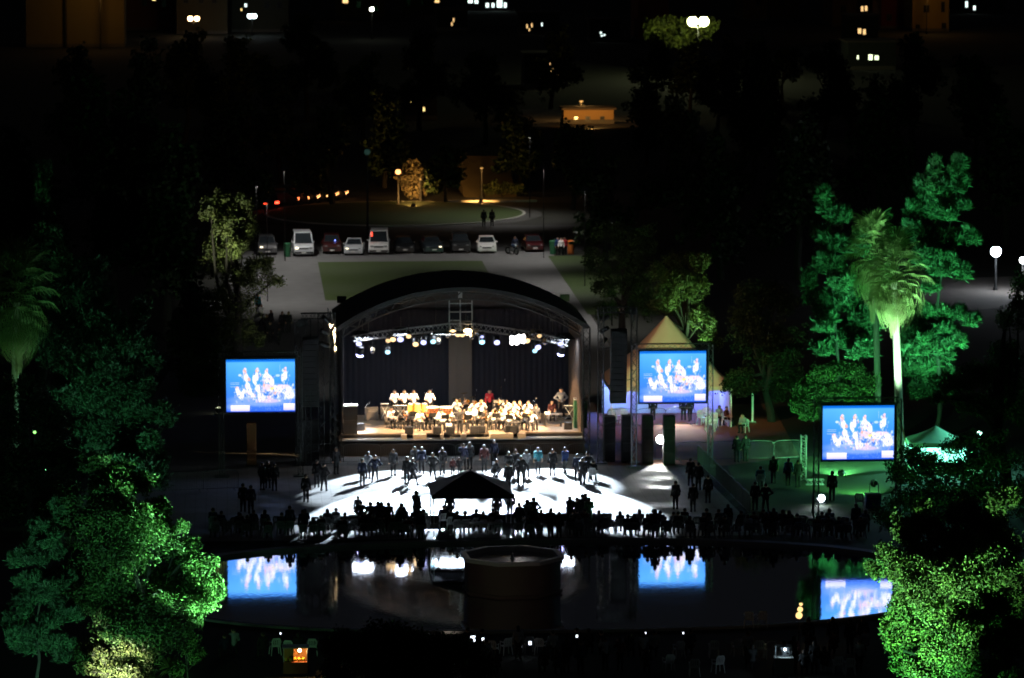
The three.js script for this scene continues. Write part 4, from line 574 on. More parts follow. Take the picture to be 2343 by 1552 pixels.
{ const a = G(1055, 1228), b = G(1150, 1228), t = thing('long_table', 'long pale table under the front edge of the gazebo', 'table', V3((a.x + b.x) / 2, 0, a.z - 0.2)), w = (b.x - a.x); part('tabletop', box(w, 0.04, 0.6, 0, 0.73, 0), M.chair, t); for (const i of [-1, 1]) for (const j of [-1, 1]) part('leg', bar(V3(i * w * 0.45, 0, j * 0.24), V3(i * w * 0.45, 0.71, j * 0.24), 0.02), M.alu, t); }

// the near crowd at the bottom of the picture
const nearBands = [[490, 720, 'by glowing cart'], [1070, 1420, 'right of dark bush'], [1440, 1720, 'bottom middle right'], [1740, 2010, 'below mirrored screen']];
seed(91);
for (const [x0, x1, where] of nearBands) for (let x = x0, i = 0; x < x1; x += rr(20, 34), i++) for (const row of [0, 1]) {
  const py = row ? 1542 + rr(-8, 8) : 1502 + rr(-8, 8); if (rnd() < 0.3) continue; if (x > 640 && x < 715 && row) continue; const lit = x < 640 && row; if (lit) continue;
  const p = G(x + row * 9, py), nth = `${ORD[i]} from left in ${row ? 'nearest' : 'second'} row`, tc = tops[Math.floor(rnd() * 8)];
  if (rnd() < 0.72) person(p, rnd() < 0.5 ? 'sit' : rnd() < 0.7 ? 'stand' : 'phone', 180 + rr(-20, 20), tc, `spectator in ${tc} from behind, ${nth}, ${where}`, { skin: Math.floor(rnd() * 3), long: rnd() < 0.4 ? 1 : 0, group: `near crowd ${where}`, s: rr(0.9, 1.05) });
  else chair(p, 180 + rr(-25, 25), `empty white chair, ${nth}, ${where}`, `empty chairs ${where}`);
}
for (const [px, l] of [[1905, 'left dark head before the mirrored right screen'], [1945, 'middle dark head before the mirrored right screen'], [1975, 'right dark head before the mirrored right screen'], [1850, 'dark standing person left of the mirrored right screen']]) person(G(px, 1490 + (px % 7)), 'stand', 180, 'black', l, { long: px % 2 });
chair(G(1714, 1437), 170, 'left one of two empty white chairs at the near pool edge'); chair(G(1742, 1436), 190, 'right one of two empty white chairs at the near pool edge');
for (const [px, py, t, l] of [[1401, 968, 10, 'leftmost white chair under the marquee'], [1418, 966, -10, 'second white chair under the marquee, at left'], [1431, 970, 20, 'third white chair under the marquee, at left'], [1607, 972, 30, 'white chair right of the middle screen leg'], [1618, 966, 0, 'second white chair right of the middle screen leg'], [1632, 978, -20, 'nearest white chair right of the middle screen'], [1624, 988, 10, 'white chair pushed forward right of the middle screen']]) chair(G(px, py), t, l, null, 1.1);

// ---------------------------------------------------------------- the band
const riser = (label, pxL, pxR, py, h, d) => { const a = G(pxL, py, DECK), b = G(pxR, py, DECK), g = thing('riser', label, 'stage riser', V3((a.x + b.x) / 2, DECK + 0.004, a.z - d / 2)), w = b.x - a.x, n = Math.max(1, Math.round(w / 1.6)); for (let i = 0; i < n; i++) part('platform', new THREE.BoxGeometry(w / n - 0.015, 0.08, d).translate(-w / 2 + (i + 0.5) * w / n, h - 0.04, 0), mat([0.2, 0.17, 0.14], 0.7), g); part('skirt', [box(w, h - 0.09, 0.03, 0, (h - 0.09) / 2, d / 2 - 0.03)], M.black, g); return DECK + h; };
const r1 = riser('low riser under the seated second row of the band', 880, 1240, 973, 0.3, 2.0), r2 = riser('high riser under the percussion at the back left', 878, 1040, 961, 0.62, 1.9);
seed(140);
const rowA = [898, 919, 938, 957, 978, 994, 1010, 1034, 1058, 1076, 1094, 1112, 1131, 1149, 1168, 1184, 1199, 1214];
const brassM = mat([0.75, 0.48, 0.14], 0.22, 1), chromeM = mat([0.75, 0.75, 0.76], 0.15, 1);
const trumpet = merge([bar(V3(0, 0, 0.02), V3(0, 0, 0.42), 0.012), new THREE.LatheGeometry([[0.012, 0], [0.016, 0.08], [0.03, 0.14], [0.07, 0.18]].map((p) => new THREE.Vector2(...p)), 14).rotateX(Math.PI / 2).translate(0, 0, 0.4), tube([V3(0, 0, 0.1), V3(0, -0.07, 0.12), V3(0, -0.09, 0.22), V3(0, -0.07, 0.32), V3(0, 0, 0.34)], 0.01), cyl(0.016, 0.016, 0.14, 0.02, -0.03, 0.2, 8), cyl(0.016, 0.016, 0.14, 0, -0.03, 0.235, 8), cyl(0.016, 0.016, 0.14, 0.02, -0.03, 0.27, 8)]);
const trombone = merge([tube([V3(0, 0, 0), V3(0, 0, 0.85), V3(0, -0.1, 0.9), V3(0, -0.11, 0.1)], 0.01, 40), new THREE.LatheGeometry([[0.012, 0], [0.02, 0.2], [0.04, 0.3], [0.11, 0.36]].map((p) => new THREE.Vector2(...p)), 16).rotateX(Math.PI / 2).translate(0.1, 0.02, 0.28), tube([V3(0.1, 0.02, 0.3), V3(0.1, 0.02, -0.1), V3(0.07, -0.03, -0.16), V3(0, -0.1, -0.08), V3(0, -0.11, 0.15)], 0.011, 30)]);
const sax = merge([tube([V3(0, 0.42, -0.12), V3(0, 0.42, 0), V3(0, 0.3, 0.04), V3(0, 0, 0.1), V3(0, -0.16, 0.16), V3(0, -0.14, 0.27), V3(0, 0.02, 0.32)], 0.03, 40, 8), new THREE.LatheGeometry([[0.035, 0], [0.05, 0.1], [0.09, 0.18]].map((p) => new THREE.Vector2(...p)), 14).rotateX(0.2).translate(0, 0, 0.32)]);
const violinG = merge([new THREE.SphereGeometry(0.1, 12, 8).scale(1, 0.22, 1.1).translate(0, 0, 0.12), new THREE.SphereGeometry(0.085, 12, 8).scale(1, 0.22, 1).translate(0, 0, 0.28), bar(V3(0, 0.01, 0.3), V3(0, 0.03, 0.6), 0.014), ball(0.02, 0, 0.04, 0.62, 8)]);
const proto = (name, geo, m) => { const o = new THREE.Mesh(geo, m); o.name = name; return flags(o); };
const tools = { trumpet: [proto('trumpet', trumpet, brassM), 1.05, 0.2, -0.12], trombone: [proto('trombone', trombone, brassM), 1.06, 0.24, -0.3], saxophone: [proto('saxophone', sax, brassM), 0.74, 0.2, 0], violin: [proto('violin', violinG, mat([0.3, 0.1, 0.03], 0.25)), 0.98, 0.1, 0.15] };
const give = (kind, pos, turn, who) => { const [src, y, z, tilt] = tools[kind], o = copy(src, `${kind === 'violin' ? 'brown violin' : 'shiny brass ' + kind} held by the ${who}`, pos.clone().add(V3(Math.sin(R(turn)) * z, y, Math.cos(R(turn)) * z))); o.rotation.set(tilt, R(turn), 0, 'YXZ'); o.userData.category = 'instrument'; return o; };
const stand0 = (() => { const g = new THREE.Group(); g.name = 'music_stand'; part('desk', box(0.5, 0.36, 0.012, 0, 0, 0).rotateX(-0.5).translate(0, 1.0, 0), M.blackMetal, g); part('sheet_music', box(0.4, 0.29, 0.006, 0, 0, 0).rotateX(-0.5).translate(0, 1.01, 0.014), M.white, g); part('pole', [bar(V3(0, 0.25, 0), V3(0, 0.95, 0.0), 0.014), ...[0, 1, 2].map((k) => bar(V3(0, 0.28, 0), V3(Math.sin(k * 2.1) * 0.26, 0.01, Math.cos(k * 2.1) * 0.26), 0.009))], M.blackMetal, g); return g; })();
rowA.forEach((px, i) => {
  const p = G(px + rr(-4, 4), 982 + rr(-5, 5), DECK); p.y += 0.004; const turn = (1060 - px) * 0.12 + rr(-8, 8), kind = px < 1030 ? 'violin' : px < 1120 ? 'saxophone' : px < 1170 ? 'trombone' : 'trumpet', who = `${ORD[i]} seated player from the left in the front row`, suit = [1, 4, 8, 11, 15].includes(i);
  person(p, kind === 'violin' || kind === 'saxophone' ? 'sax' : 'horn', turn, suit ? 'black' : 'white', `${ORD[i]} player from the left in the front row, in ${suit ? 'black' : 'a white shirt'}`, { group: 'players of the front row', skin: i % 3, long: i % 4 === 1 ? 1 : 0, tee: i % 2 });
  give(kind, p, turn, who);
  const c = chair(p, turn, `black chair of the ${who}`, 'chairs of the front row', 1, 'black');
  if (i % 2 === 0) { const q = p.clone().add(V3(Math.sin(R(turn)) * 0.85 + 0.15, 0, 0.8)); const s = copy(stand0, `dark music stand before the ${who}`, q, Math.PI + R(turn), 0, 'music stands'); s.userData.category = 'music stand'; }
});
[1048, 1066, 1086, 1104, 1140, 1158, 1176, 1192, 1206].forEach((px, i) => { const p = G(px + rr(-3, 3), 962 + rr(-4, 2), r1); p.y += 0.004; const turn = (1060 - px) * 0.1, kind = px < 1100 ? 'trombone' : 'trumpet', who = `${ORD[i]} player from the left in the second row`; person(p, 'horn', turn, i % 3 === 1 ? 'black' : 'white', `${ORD[i]} player from the left in the second row, in ${i % 3 === 1 ? 'black' : 'a white shirt'}`, { group: 'players of the second row', skin: i % 3, tee: i % 2 }); give(kind, p, turn, who); chair(p, turn, `black chair of the ${who}`, 'chairs of the second row', 1, 'black'); });
[[903, 'first standing percussionist at the back left'], [925, 'second standing percussionist at the back left'], [946, 'third standing percussionist, behind the congas'], [983, 'fourth standing percussionist, behind the kettledrums']].forEach(([px, l], i) => { const p = G(px, 952, r2); p.y += 0.004; person(p, 'drum', 8, 'white', l, { skin: i % 3, tee: 1 }); });
{ const p = G(1120, 951, r1); p.y += 0.004; person(p, 'stand', 0, 'red', 'singer in red standing behind the brass players', { long: 1 }); }
{ const p = G(1052, 993, DECK); person(p, 'conduct', 180, 'black', 'conductor in black seen from behind at the stage front', { hair: 2 }); }
{ const p = G(1226, 985, DECK); person(p, 'stand', 190, 'black', 'stage hand in black standing right of the brass players'); }
{ const p = G(1284, 958, DECK); p.y += 0.1; const b = thing('stage_block', 'low black block under the standing keyboard player', 'stage riser', V3(p.x, DECK + 0.004, p.z)); part('platform', box(1.2, 0.16, 1, 0, 0.08, 0), M.black, b); part('edge_trim', box(1.2, 0.03, 0.02, 0, 0.15, 0.51), M.alu, b); p.y = DECK + 0.17; person(p, 'hips', 15, 'pale', 'keyboard player in a pale shirt standing at the right', { s: 1.08 }); }
{ const p = G(1263, 962, DECK); person(p, 'sit', 0, 'maroon', 'red haired seated person behind the right stage table', { hair: 1, tee: 1 }); chair(p, 0, 'chair behind the right stage table'); }
function drumThing(name, label, px, py, y0, r1_, r2_, h, m, rimM = chromeM) { const p = G(px, py, y0), g = thing(name, label, 'drum', V3(p.x, y0 + 0.004, p.z)); part('shell', new THREE.LatheGeometry([[r2_ * 0.6, 0], [r2_, h * 0.12], [Math.max(r1_, r2_) * 1.04, h * 0.6], [r1_, h]].map((q) => new THREE.Vector2(...q)), 22).translate(0, 0.35, 0), m, g); part('drumhead', cyl(r1_ * 0.98, r1_ * 0.98, 0.02, 0, h + 0.355, 0, 22), M.white, g); part('hoop', new THREE.TorusGeometry(r1_ * 1.02, 0.018, 6, 24).rotateX(Math.PI / 2).translate(0, h + 0.34, 0), rimM, g); part('stand', [0, 1, 2].map((k) => bar(V3(Math.sin(k * 2.1) * r2_ * 0.5, 0.42, Math.cos(k * 2.1) * r2_ * 0.5), V3(Math.sin(k * 2.1) * r2_ * 1.1, 0, Math.cos(k * 2.1) * r2_ * 1.1), 0.016)), chromeM, g); return g; }
const congaM = mat([0.75, 0.36, 0.06], 0.3), copperM = mat([0.72, 0.3, 0.14], 0.25, 0.9);
drumThing('conga', 'left yellow conga drum on the percussion riser', 940, 958, r2, 0.17, 0.19, 0.62, mat([0.8, 0.55, 0.1], 0.3)); drumThing('conga', 'middle yellow conga drum on the percussion riser', 956, 959, r2, 0.19, 0.21, 0.64, mat([0.78, 0.5, 0.08], 0.3)); drumThing('conga', 'right orange conga drum on the percussion riser', 971, 958, r2, 0.18, 0.2, 0.62, congaM);
drumThing('kettledrum', 'left copper kettledrum beside the orange conga', 990, 962, DECK + 0.62, 0.38, 0.3, 0.5, copperM, M.white); drumThing('kettledrum', 'right copper kettledrum nearest the conductor', 1021, 962, DECK + 0.62, 0.38, 0.3, 0.5, copperM, M.white);
{ const p = G(1062, 956, r1), g = thing('drum_kit', 'golden drum kit with cymbals in the middle of the stage', 'drum kit', V3(p.x, r1 + 0.004, p.z)); part('bass_drum', [cyl(0.28, 0.28, 0.4, 0, 0, 0, 22).rotateX(Math.PI / 2).translate(0, 0.3, 0)], brassM, g); part('tom', [cyl(0.16, 0.16, 0.24, -0.2, 0.72, 0, 18), cyl(0.16, 0.16, 0.24, 0.2, 0.72, 0, 18)], brassM, g); for (const [x, y] of [[-0.55, 1.25], [0.55, 1.35], [0, 1.6]]) { part('cymbal', new THREE.LatheGeometry([[0, 0.03], [0.06, 0.02], [0.24, 0]].map((q) => new THREE.Vector2(...q)), 20).rotateZ(0.15).translate(x, y, 0), brassM, g); part('cymbal_stand', bar(V3(x, 0, 0), V3(x, y, 0), 0.014), chromeM, g); } }
function keys(label, px, py, y0, w, turn) { const p = G(px, py, y0), g = thing('keyboard', label, 'keyboard', V3(p.x, y0 + 0.004, p.z), turn); part('keyboard_body', box(w, 0.09, 0.32, 0, 0.9, 0), M.blackMetal, g); const k = []; for (let i = 0; i < 20; i++) k.push(box(w / 22, 0.02, 0.14, -w / 2 + (i + 1.05) * w / 21, 0.955, -0.07)); part('white_keys', k, M.white, g); part('stand', [bar(V3(-w * 0.4, 0, 0.15), V3(w * 0.4, 0.86, -0.1), 0.02), bar(V3(w * 0.4, 0, 0.15), V3(-w * 0.4, 0.86, -0.1), 0.02)], M.alu, g); }
keys('vibraphone keyboard before the first percussionists', 915, 962, r2, 0.95, 0); keys('dim keyboard in the dark left of the percussion', 880, 958, r2, 0.55, 0); keys('reddish lit keyboard right of the standing player', 1303, 962, DECK, 0.8, -0.3);
{ const p = G(1266, 976, DECK), g = thing('stage_table', 'dark framed table with gear at the right of the stage', 'table', V3(p.x, DECK + 0.004, p.z)); part('tabletop', box(1.1, 0.05, 0.6, 0, 0.8, 0), mat([0.12, 0.11, 0.1], 0.5), g); for (const i of [-1, 1]) for (const j of [-1, 1]) part('leg', box(0.05, 0.78, 0.05, i * 0.5, 0.39, j * 0.26), M.blackMetal, g); part('cross_rail', box(1, 0.04, 0.03, 0, 0.25, 0.26), M.blackMetal, g);
  const e = thing('mixer', 'small pale mixer on the right stage table', 'mixer', V3(p.x - 0.38, DECK + 0.832, p.z)); part('mixer_body', box(0.3, 0.1, 0.34, 0, 0.05, 0), M.white, e); part('knob', [0, 1, 2, 3].map((k) => cyl(0.015, 0.015, 0.03, -0.1 + k * 0.066, 0.115, 0.05, 8)), M.black, e); }
const wedge0 = (() => { const g = new THREE.Group(); g.name = 'monitor_wedge'; const s = new THREE.Shape([[-0.28, 0], [0.28, 0], [0.28, 0.12], [-0.12, 0.42], [-0.28, 0.42]].map((p) => new THREE.Vector2(...p))); part('wedge_body', new THREE.ExtrudeGeometry(s, { depth: 0.5, bevelEnabled: true, bevelSize: 0.015, bevelThickness: 0.015, bevelSegments: 1 }).translate(0, 0, -0.25).rotateY(Math.PI / 2), M.black, g); part('grille', box(0.44, 0.42, 0.01).rotateX(0.93).translate(0, 0.3, 0.1).rotateY(Math.PI), M.blackMetal, g); part('handle', [box(0.16, 0.05, 0.02, 0, 0.25, -0.3)], M.alu, g); return g; })();
[[825, 985], [936, 992], [1000, 992], [1030, 992], [1085, 991], [1101, 990], [1163, 989], [1178, 990], [1300, 982]].forEach(([px, py], i) => { const w = copy(wedge0, `${ORD[i]} black monitor wedge from the left on the stage front`, G(px, py, DECK).add(V3(0, 0.004, 0)), rr(-0.2, 0.2), 0, 'monitor wedges'); w.userData.category = 'monitor speaker'; });
const mic0 = (() => { const g = new THREE.Group(); g.name = 'microphone_stand'; part('pole', [bar(V3(0, 0, 0), V3(0, 1.5, 0), 0.012), cyl(0.13, 0.14, 0.03, 0, 0.015, 0, 14)], chromeM, g); part('boom', bar(V3(0, 1.48, 0), V3(0.35, 1.7, -0.25), 0.008), chromeM, g); part('microphone', [cyl(0.018, 0.014, 0.12, 0.37, 1.72, -0.27, 8), ball(0.028, 0.4, 1.76, -0.29, 8)], M.steel, g); return g; })();
[[893, 968], [972, 952], [1046, 966], [1087, 955], [1147, 950], [1100, 972], [1132, 975], [1212, 975], [835, 985]].forEach(([px, py], i) => { const m = copy(mic0, `chrome microphone stand at ${['the left of the front row', 'the percussion', 'the drum kit', 'the second row left', 'the dark back right', 'the saxophones', 'the trombones', 'the trumpets', 'the empty left stage'][i]}`, G(px, py, DECK).add(V3(0, 0.004, 0)), rr(-1, 1), i === 4 ? 1.3 : 1, 'microphone stands'); m.userData.category = 'microphone stand'; });
{ const p = G(1142, 956, r1), g = thing('amplifier', 'grey amplifier rack with pale strips behind the brass', 'amplifier', V3(p.x, r1 + 0.004, p.z - 0.5)); part('rack_case', box(0.75, 1.1, 0.5, 0, 0.55, 0), M.blackMetal, g); for (let i = 0; i < 4; i++) part('front_strip', box(0.68, 0.13, 0.02, 0, 0.3 + i * 0.24, 0.26), mat([0.45, 0.42, 0.36], 0.4, 0.4), g); }
{ const p = G(851, 962, DECK); for (const [dx, l] of [[0, 'stack of dim flight cases at the left back of the stage'], [0.95, 'second stack of dim flight cases, right of the first']]) { const g = thing('flight_case', l, 'case', V3(p.x + dx, DECK + 0.004, p.z)); part('case_body', box(0.8, 0.55, 0.6, 0, 0.32, 0), mat([0.1, 0.09, 0.08], 0.6), g); part('case_lid', box(0.82, 0.25, 0.62, 0, 0.73, 0), mat([0.13, 0.12, 0.1], 0.6), g); part('caster', [-1, 1].map((i) => ball(0.045, i * 0.32, 0.045, 0.2, 8)), M.rubber, g); } }
{ const p = G(1027, 986, DECK), g = thing('bell_box', 'white bright box with a red foot beside the conductor', 'box', V3(p.x, DECK + 0.004, p.z)); part('box_body', box(0.36, 0.26, 0.3, 0, 0.35, 0), M.white, g); part('red_foot', box(0.3, 0.2, 0.25, -0.03, 0.11, 0), cloth.red, g); }

// ---------------------------------------------------------------- trees and plants
// leaf clumps: a small spray of leaf blades, put many times through the volume of each crown lobe
function clump(n, spread, len, wid, s, up = 0) {
  seed(s); const pos = [], idx = [];
  for (let i = 0; i < n; i++) {
    const c = V3(rr(-1, 1), rr(-1, 1), rr(-1, 1)).multiplyScalar(spread), d = V3(rr(-1, 1), rr(-1, 1) + up, rr(-1, 1)).normalize(), q = V3(rr(-1, 1), rr(-1, 1), rr(-1, 1)).cross(d).normalize(), l = len * rr(0.6, 1.2), w = wid * rr(0.7, 1.2), b = pos.length / 3;
    for (const p of [c, c.clone().addScaledVector(d, l * 0.5).addScaledVector(q, w), c.clone().addScaledVector(d, l), c.clone().addScaledVector(d, l * 0.5).addScaledVector(q, -w)]) pos.push(p.x, p.y, p.z); idx.push(b, b + 1, b + 2, b, b + 2, b + 3);
  }
  const g = new THREE.BufferGeometry(); g.setAttribute('position', new THREE.Float32BufferAttribute(pos, 3)); g.setIndex(idx); g.computeVertexNormals();
  const N = g.attributes.normal, P = g.attributes.position; for (let i = 0; i < N.count; i++) { const v = V3(P.getX(i), P.getY(i) + spread * 0.3, P.getZ(i)).normalize().multiplyScalar(1.1).add(V3(N.getX(i), N.getY(i), N.getZ(i)).multiplyScalar(0.55)).normalize(); N.setXYZ(i, v.x, v.y, v.z); }
  return g;
}
const broad = clump(30, 0.24, 0.15, 0.046, 5), broadBig = clump(16, 0.5, 0.5, 0.18, 6), needle = clump(30, 0.17, 0.34, 0.018, 7, 0.9), needleBig = clump(40, 0.34, 0.36, 0.024, 8, 0.6), droop = clump(18, 0.16, 0.5, 0.025, 9, -1.6);
const leaf = (c, r = 0.6, tr = 0.25) => new THREE.MeshPhysicalMaterial({ color: lin(c), roughness: r, side: THREE.DoubleSide, transmission: tr, thickness: 0, specularIntensity: 0.3 });
const LM = { olive: leaf([0.085, 0.11, 0.032], 0.8), green: leaf([0.05, 0.1, 0.025], 0.8), deep: leaf([0.03, 0.055, 0.02], 0.6), pine: leaf([0.035, 0.085, 0.036], 0.7), palm: leaf([0.14, 0.19, 0.065], 0.6), dry: leaf([0.24, 0.2, 0.11], 0.8) };
const bark = mat([0.012, 0.01, 0.008], 0.95, 0, { bumpMap: tFine, bumpScale: 0.03 });
function limb(a, b, r1, r2, bend = 0.08, n = 7) {
  const d = b.clone().sub(a), L = d.length(), k = V3(rr(-1, 1), rr(-0.3, 0.6), rr(-1, 1)).multiplyScalar(L * bend), c = new THREE.CatmullRomCurve3([a, a.clone().lerp(b, 0.35).add(k), a.clone().lerp(b, 0.7).addScaledVector(k, 0.6), b]), seg = 8, g = new THREE.TubeGeometry(c, seg, 1, n), p = g.attributes.position, P = c.getSpacedPoints(seg);
  for (let i = 0; i < p.count; i++) { const s = Math.floor(i / (n + 1)), r = r1 + (r2 - r1) * s / seg, o = P[s]; p.setXYZ(i, o.x + (p.getX(i) - o.x) * r, o.y + (p.getY(i) - o.y) * r, o.z + (p.getZ(i) - o.z) * r); }
  g.computeVertexNormals(); return g;
}
// lobes are given as the crown's outline in the photograph: [px, py, half width, half height, (depth step in m)]
function tree(name, label, cat, [bx, by], lobes, o = {}) {
  seed(o.seed ?? bx * 7 + by); const base = G(bx, by), s = metre(base.z), t = thing(name, label, cat, base, 0, o.group);
  const L = lobes.map(([px, py, rx, ry, dz]) => { const p = Vz(px, py, base.z + (dz ?? rr(-1, 1) * Math.min(2.2, (rx / s)))).sub(base); return { p, rx: rx / s, ry: ry / s, rz: Math.max(rx, ry * 0.7) / s }; });
  const area = L.map((l) => l.rx * l.ry + l.ry * l.rz + l.rx * l.rz), geo = o.geo ?? broad, per = o.density ?? 16, ms = [], cs = [], m = new THREE.Matrix4(), q = new THREE.Quaternion();
  L.forEach((l, i) => { const n = Math.ceil(area[i] * per) + 4; // several smaller bunches on each lobe keep the outline uneven
    const bunches = Array.from({ length: Math.max(4, Math.round(area[i] * 2.2)) }, () => { const d = V3(rr(-1, 1), rr(-0.8, 1), rr(-1, 1)).normalize(); return { d, r: rr(0.3, 0.62), k: rr(0.55, 1.4) }; });
    for (let j = 0; j < n; j++) { const b = bunches[Math.floor(rnd() * bunches.length)], d = V3(rr(-1, 1), rr(-1, 1), rr(-1, 1)).normalize().multiplyScalar(b.r * Math.cbrt(rnd()));
      const c = b.d.clone().multiplyScalar(rr(0.35, 0.78)).add(d); const pos = V3(l.p.x + c.x * l.rx, l.p.y + c.y * l.ry, l.p.z + c.z * l.rz);
      q.setFromEuler(new THREE.Euler(o.upright ? rr(-0.5, 0.5) : rr(0, 6.3), rr(0, 6.3), o.upright ? rr(-0.5, 0.5) : rr(0, 6.3))); const k = (o.leafScale ?? 1) * rr(0.7, 1.35); m.compose(pos, q, V3(k, k, k)); ms.push(m.clone()); const v = b.k * rr(0.75, 1.2); cs.push(new THREE.Color().setRGB(v * rr(0.92, 1.08), v, v * rr(0.9, 1.1))); } });
  const crown = flags(new THREE.InstancedMesh(geo, o.mat ?? LM.green, ms.length)); crown.name = 'crown'; crown.userData.kind = 'stuff'; ms.forEach((x, i) => { crown.setMatrixAt(i, x); crown.setColorAt(i, cs[i]); }); t.add(crown);
  // trunk to the crown's middle, limbs to the lobes
  const top = L.reduce((a, l) => (l.p.y > a.y ? l.p : a), V3()), mid = L.reduce((a, l) => a.add(l.p), V3()).multiplyScalar(1 / L.length), tr = o.trunk ?? 0.03 * top.y + 0.05, fork = V3(mid.x * 0.5, Math.max(mid.y * 0.45, top.y * 0.25), mid.z * 0.5);
  const g = [limb(V3(0, -0.1, 0), fork, tr, tr * 0.7, 0.05, 9), limb(fork, mid.clone().lerp(top, 0.5), tr * 0.7, tr * 0.2, 0.06, 8)]; part('trunk', g, bark, t);
  const lg = o.bare ? [] : L.filter((_, i) => i % 2 === 0 || L.length < 14).map((l) => limb(fork.clone().lerp(mid, rr(0, 0.5)), l.p, tr * 0.34, 0.03, 0.08, 5)); if (lg.length) part('limbs', lg, bark, t);
  return t;
}
// left side
tree('broadleaf_tree', 'leafy tree at left lit bright green along its right edge', 'tree', [300, 1600], [[215, 1065, 42, 28], [250, 1090, 50, 34], [300, 1122, 52, 34], [325, 1190, 60, 48], [372, 1160, 20, 18], [385, 1210, 34, 26], [400, 1262, 52, 40], [415, 1205, 14, 14], [450, 1288, 36, 32], [478, 1288, 14, 18], [440, 1335, 58, 40], [490, 1345, 20, 28], [380, 1330, 70, 66], [460, 1372, 40, 26], [430, 1412, 34, 30], [270, 1230, 100, 80], [220, 1330, 110, 100], [320, 1420, 100, 60], [150, 1180, 70, 80], [250, 1160, 70, 50], [445, 1250, 10, 16], [260, 1500, 90, 40], [340, 1490, 60, 40]], { density: 74, leafScale: 0.85, mat: LM.green });
tree('conifer_tree', 'plumed conifer at lower left lit dull teal green', 'tree', [75, 1650], [[130, 1165, 14, 26], [122, 1195, 20, 22], [95, 1210, 30, 20], [110, 1240, 34, 22], [132, 1258, 18, 18], [70, 1245, 26, 20], [55, 1275, 30, 24], [45, 1290, 22, 22], [100, 1280, 30, 14], [60, 1330, 30, 20], [115, 1330, 44, 24], [155, 1325, 20, 14], [100, 1360, 44, 24], [60, 1385, 40, 30], [125, 1395, 40, 22], [160, 1405, 22, 16], [178, 1415, 12, 10], [90, 1430, 50, 28], [60, 1470, 40, 26], [110, 1470, 44, 24], [150, 1480, 24, 20], [140, 1500, 20, 14], [30, 1440, 26, 60]], { geo: needle, mat: LM.pine, density: 90, upright: true, leafScale: 0.8, bare: 1, trunk: 0.1 });
tree('shrub', 'pale yellow lit bush at the bottom left of the picture', 'shrub', [265, 1625], [[290, 1495, 26, 22], [250, 1520, 44, 26], [330, 1510, 30, 26], [200, 1535, 34, 18], [290, 1540, 60, 24], [360, 1470, 16, 14], [230, 1505, 20, 16], [330, 1560, 60, 34]], { density: 46, mat: LM.olive, trunk: 0.08, leafScale: 0.8 });
tree('shrub', 'vivid green low bush right of the pale yellow lit bush', 'shrub', [430, 1590], [[430, 1480, 26, 34], [450, 1505, 20, 24], [420, 1450, 18, 16], [412, 1530, 34, 20]], { density: 40, mat: LM.green, trunk: 0.06, leafScale: 0.75 });
tree('shrub', 'wide black leafy bush at the bottom before the fountain', 'shrub', [920, 1640], [[770, 1490, 40, 34], [810, 1470, 50, 34], [870, 1456, 50, 28], [920, 1462, 50, 30], [980, 1475, 56, 30], [1030, 1470, 36, 24], [1060, 1500, 50, 40], [1090, 1530, 40, 30], [850, 1510, 90, 40], [960, 1520, 110, 44], [760, 1540, 50, 30], [900, 1490, 120, 40]], { density: 34, mat: LM.deep, trunk: 0.1 });
tree('pine_tree', 'tall grey green feathery pine at left behind the palm', 'tree', [205, 1150], [[228, 612, 12, 28], [215, 640, 18, 24], [195, 650, 24, 26], [120, 560, 28, 36], [90, 590, 30, 40], [150, 610, 30, 36], [60, 570, 20, 24], [40, 600, 24, 26], [180, 690, 40, 36], [228, 690, 16, 30], [130, 700, 60, 50], [200, 740, 44, 36], [240, 730, 20, 22], [140, 780, 60, 50], [220, 790, 50, 36], [265, 740, 16, 26], [318, 725, 14, 26], [310, 760, 24, 24], [280, 790, 40, 30], [330, 810, 24, 22], [345, 835, 18, 18], [200, 840, 70, 44], [290, 850, 50, 34], [320, 890, 34, 28], [180, 900, 70, 50], [260, 920, 60, 44], [350, 950, 30, 18], [385, 940, 16, 14], [375, 960, 20, 14], [310, 970, 44, 34], [210, 990, 60, 46], [280, 1030, 60, 40], [345, 1010, 26, 24], [365, 1060, 14, 24], [300, 1085, 60, 40], [360, 1100, 16, 26], [230, 1060, 50, 40]], { geo: needleBig, mat: LM.pine, density: 34, upright: true, bare: 1, trunk: 0.14 });
tree('cypress_tree', 'thin tall cypress top glowing faint green at far left', 'tree', [95, 1060], [[100, 385, 14, 16], [92, 410, 16, 26], [96, 450, 16, 30], [98, 490, 18, 34], [100, 540, 24, 40], [96, 600, 30, 50], [92, 680, 36, 70]], { geo: needleBig, mat: LM.pine, density: 20, upright: true, leafScale: 0.8 });
tree('broadleaf_tree', 'grey yellow lit tree top left of the parked cars', 'tree', [545, 905], [[482, 480, 26, 26], [500, 455, 34, 22], [530, 480, 40, 30], [560, 470, 26, 26], [520, 520, 40, 34], [570, 520, 28, 40], [555, 570, 34, 34], [600, 610, 44, 26], [630, 640, 20, 16], [560, 640, 50, 40], [500, 600, 50, 60], [520, 700, 70, 60], [470, 780, 90, 70], [560, 770, 40, 34], [480, 860, 90, 60], [590, 780, 16, 12]], { density: 20, mat: LM.olive });
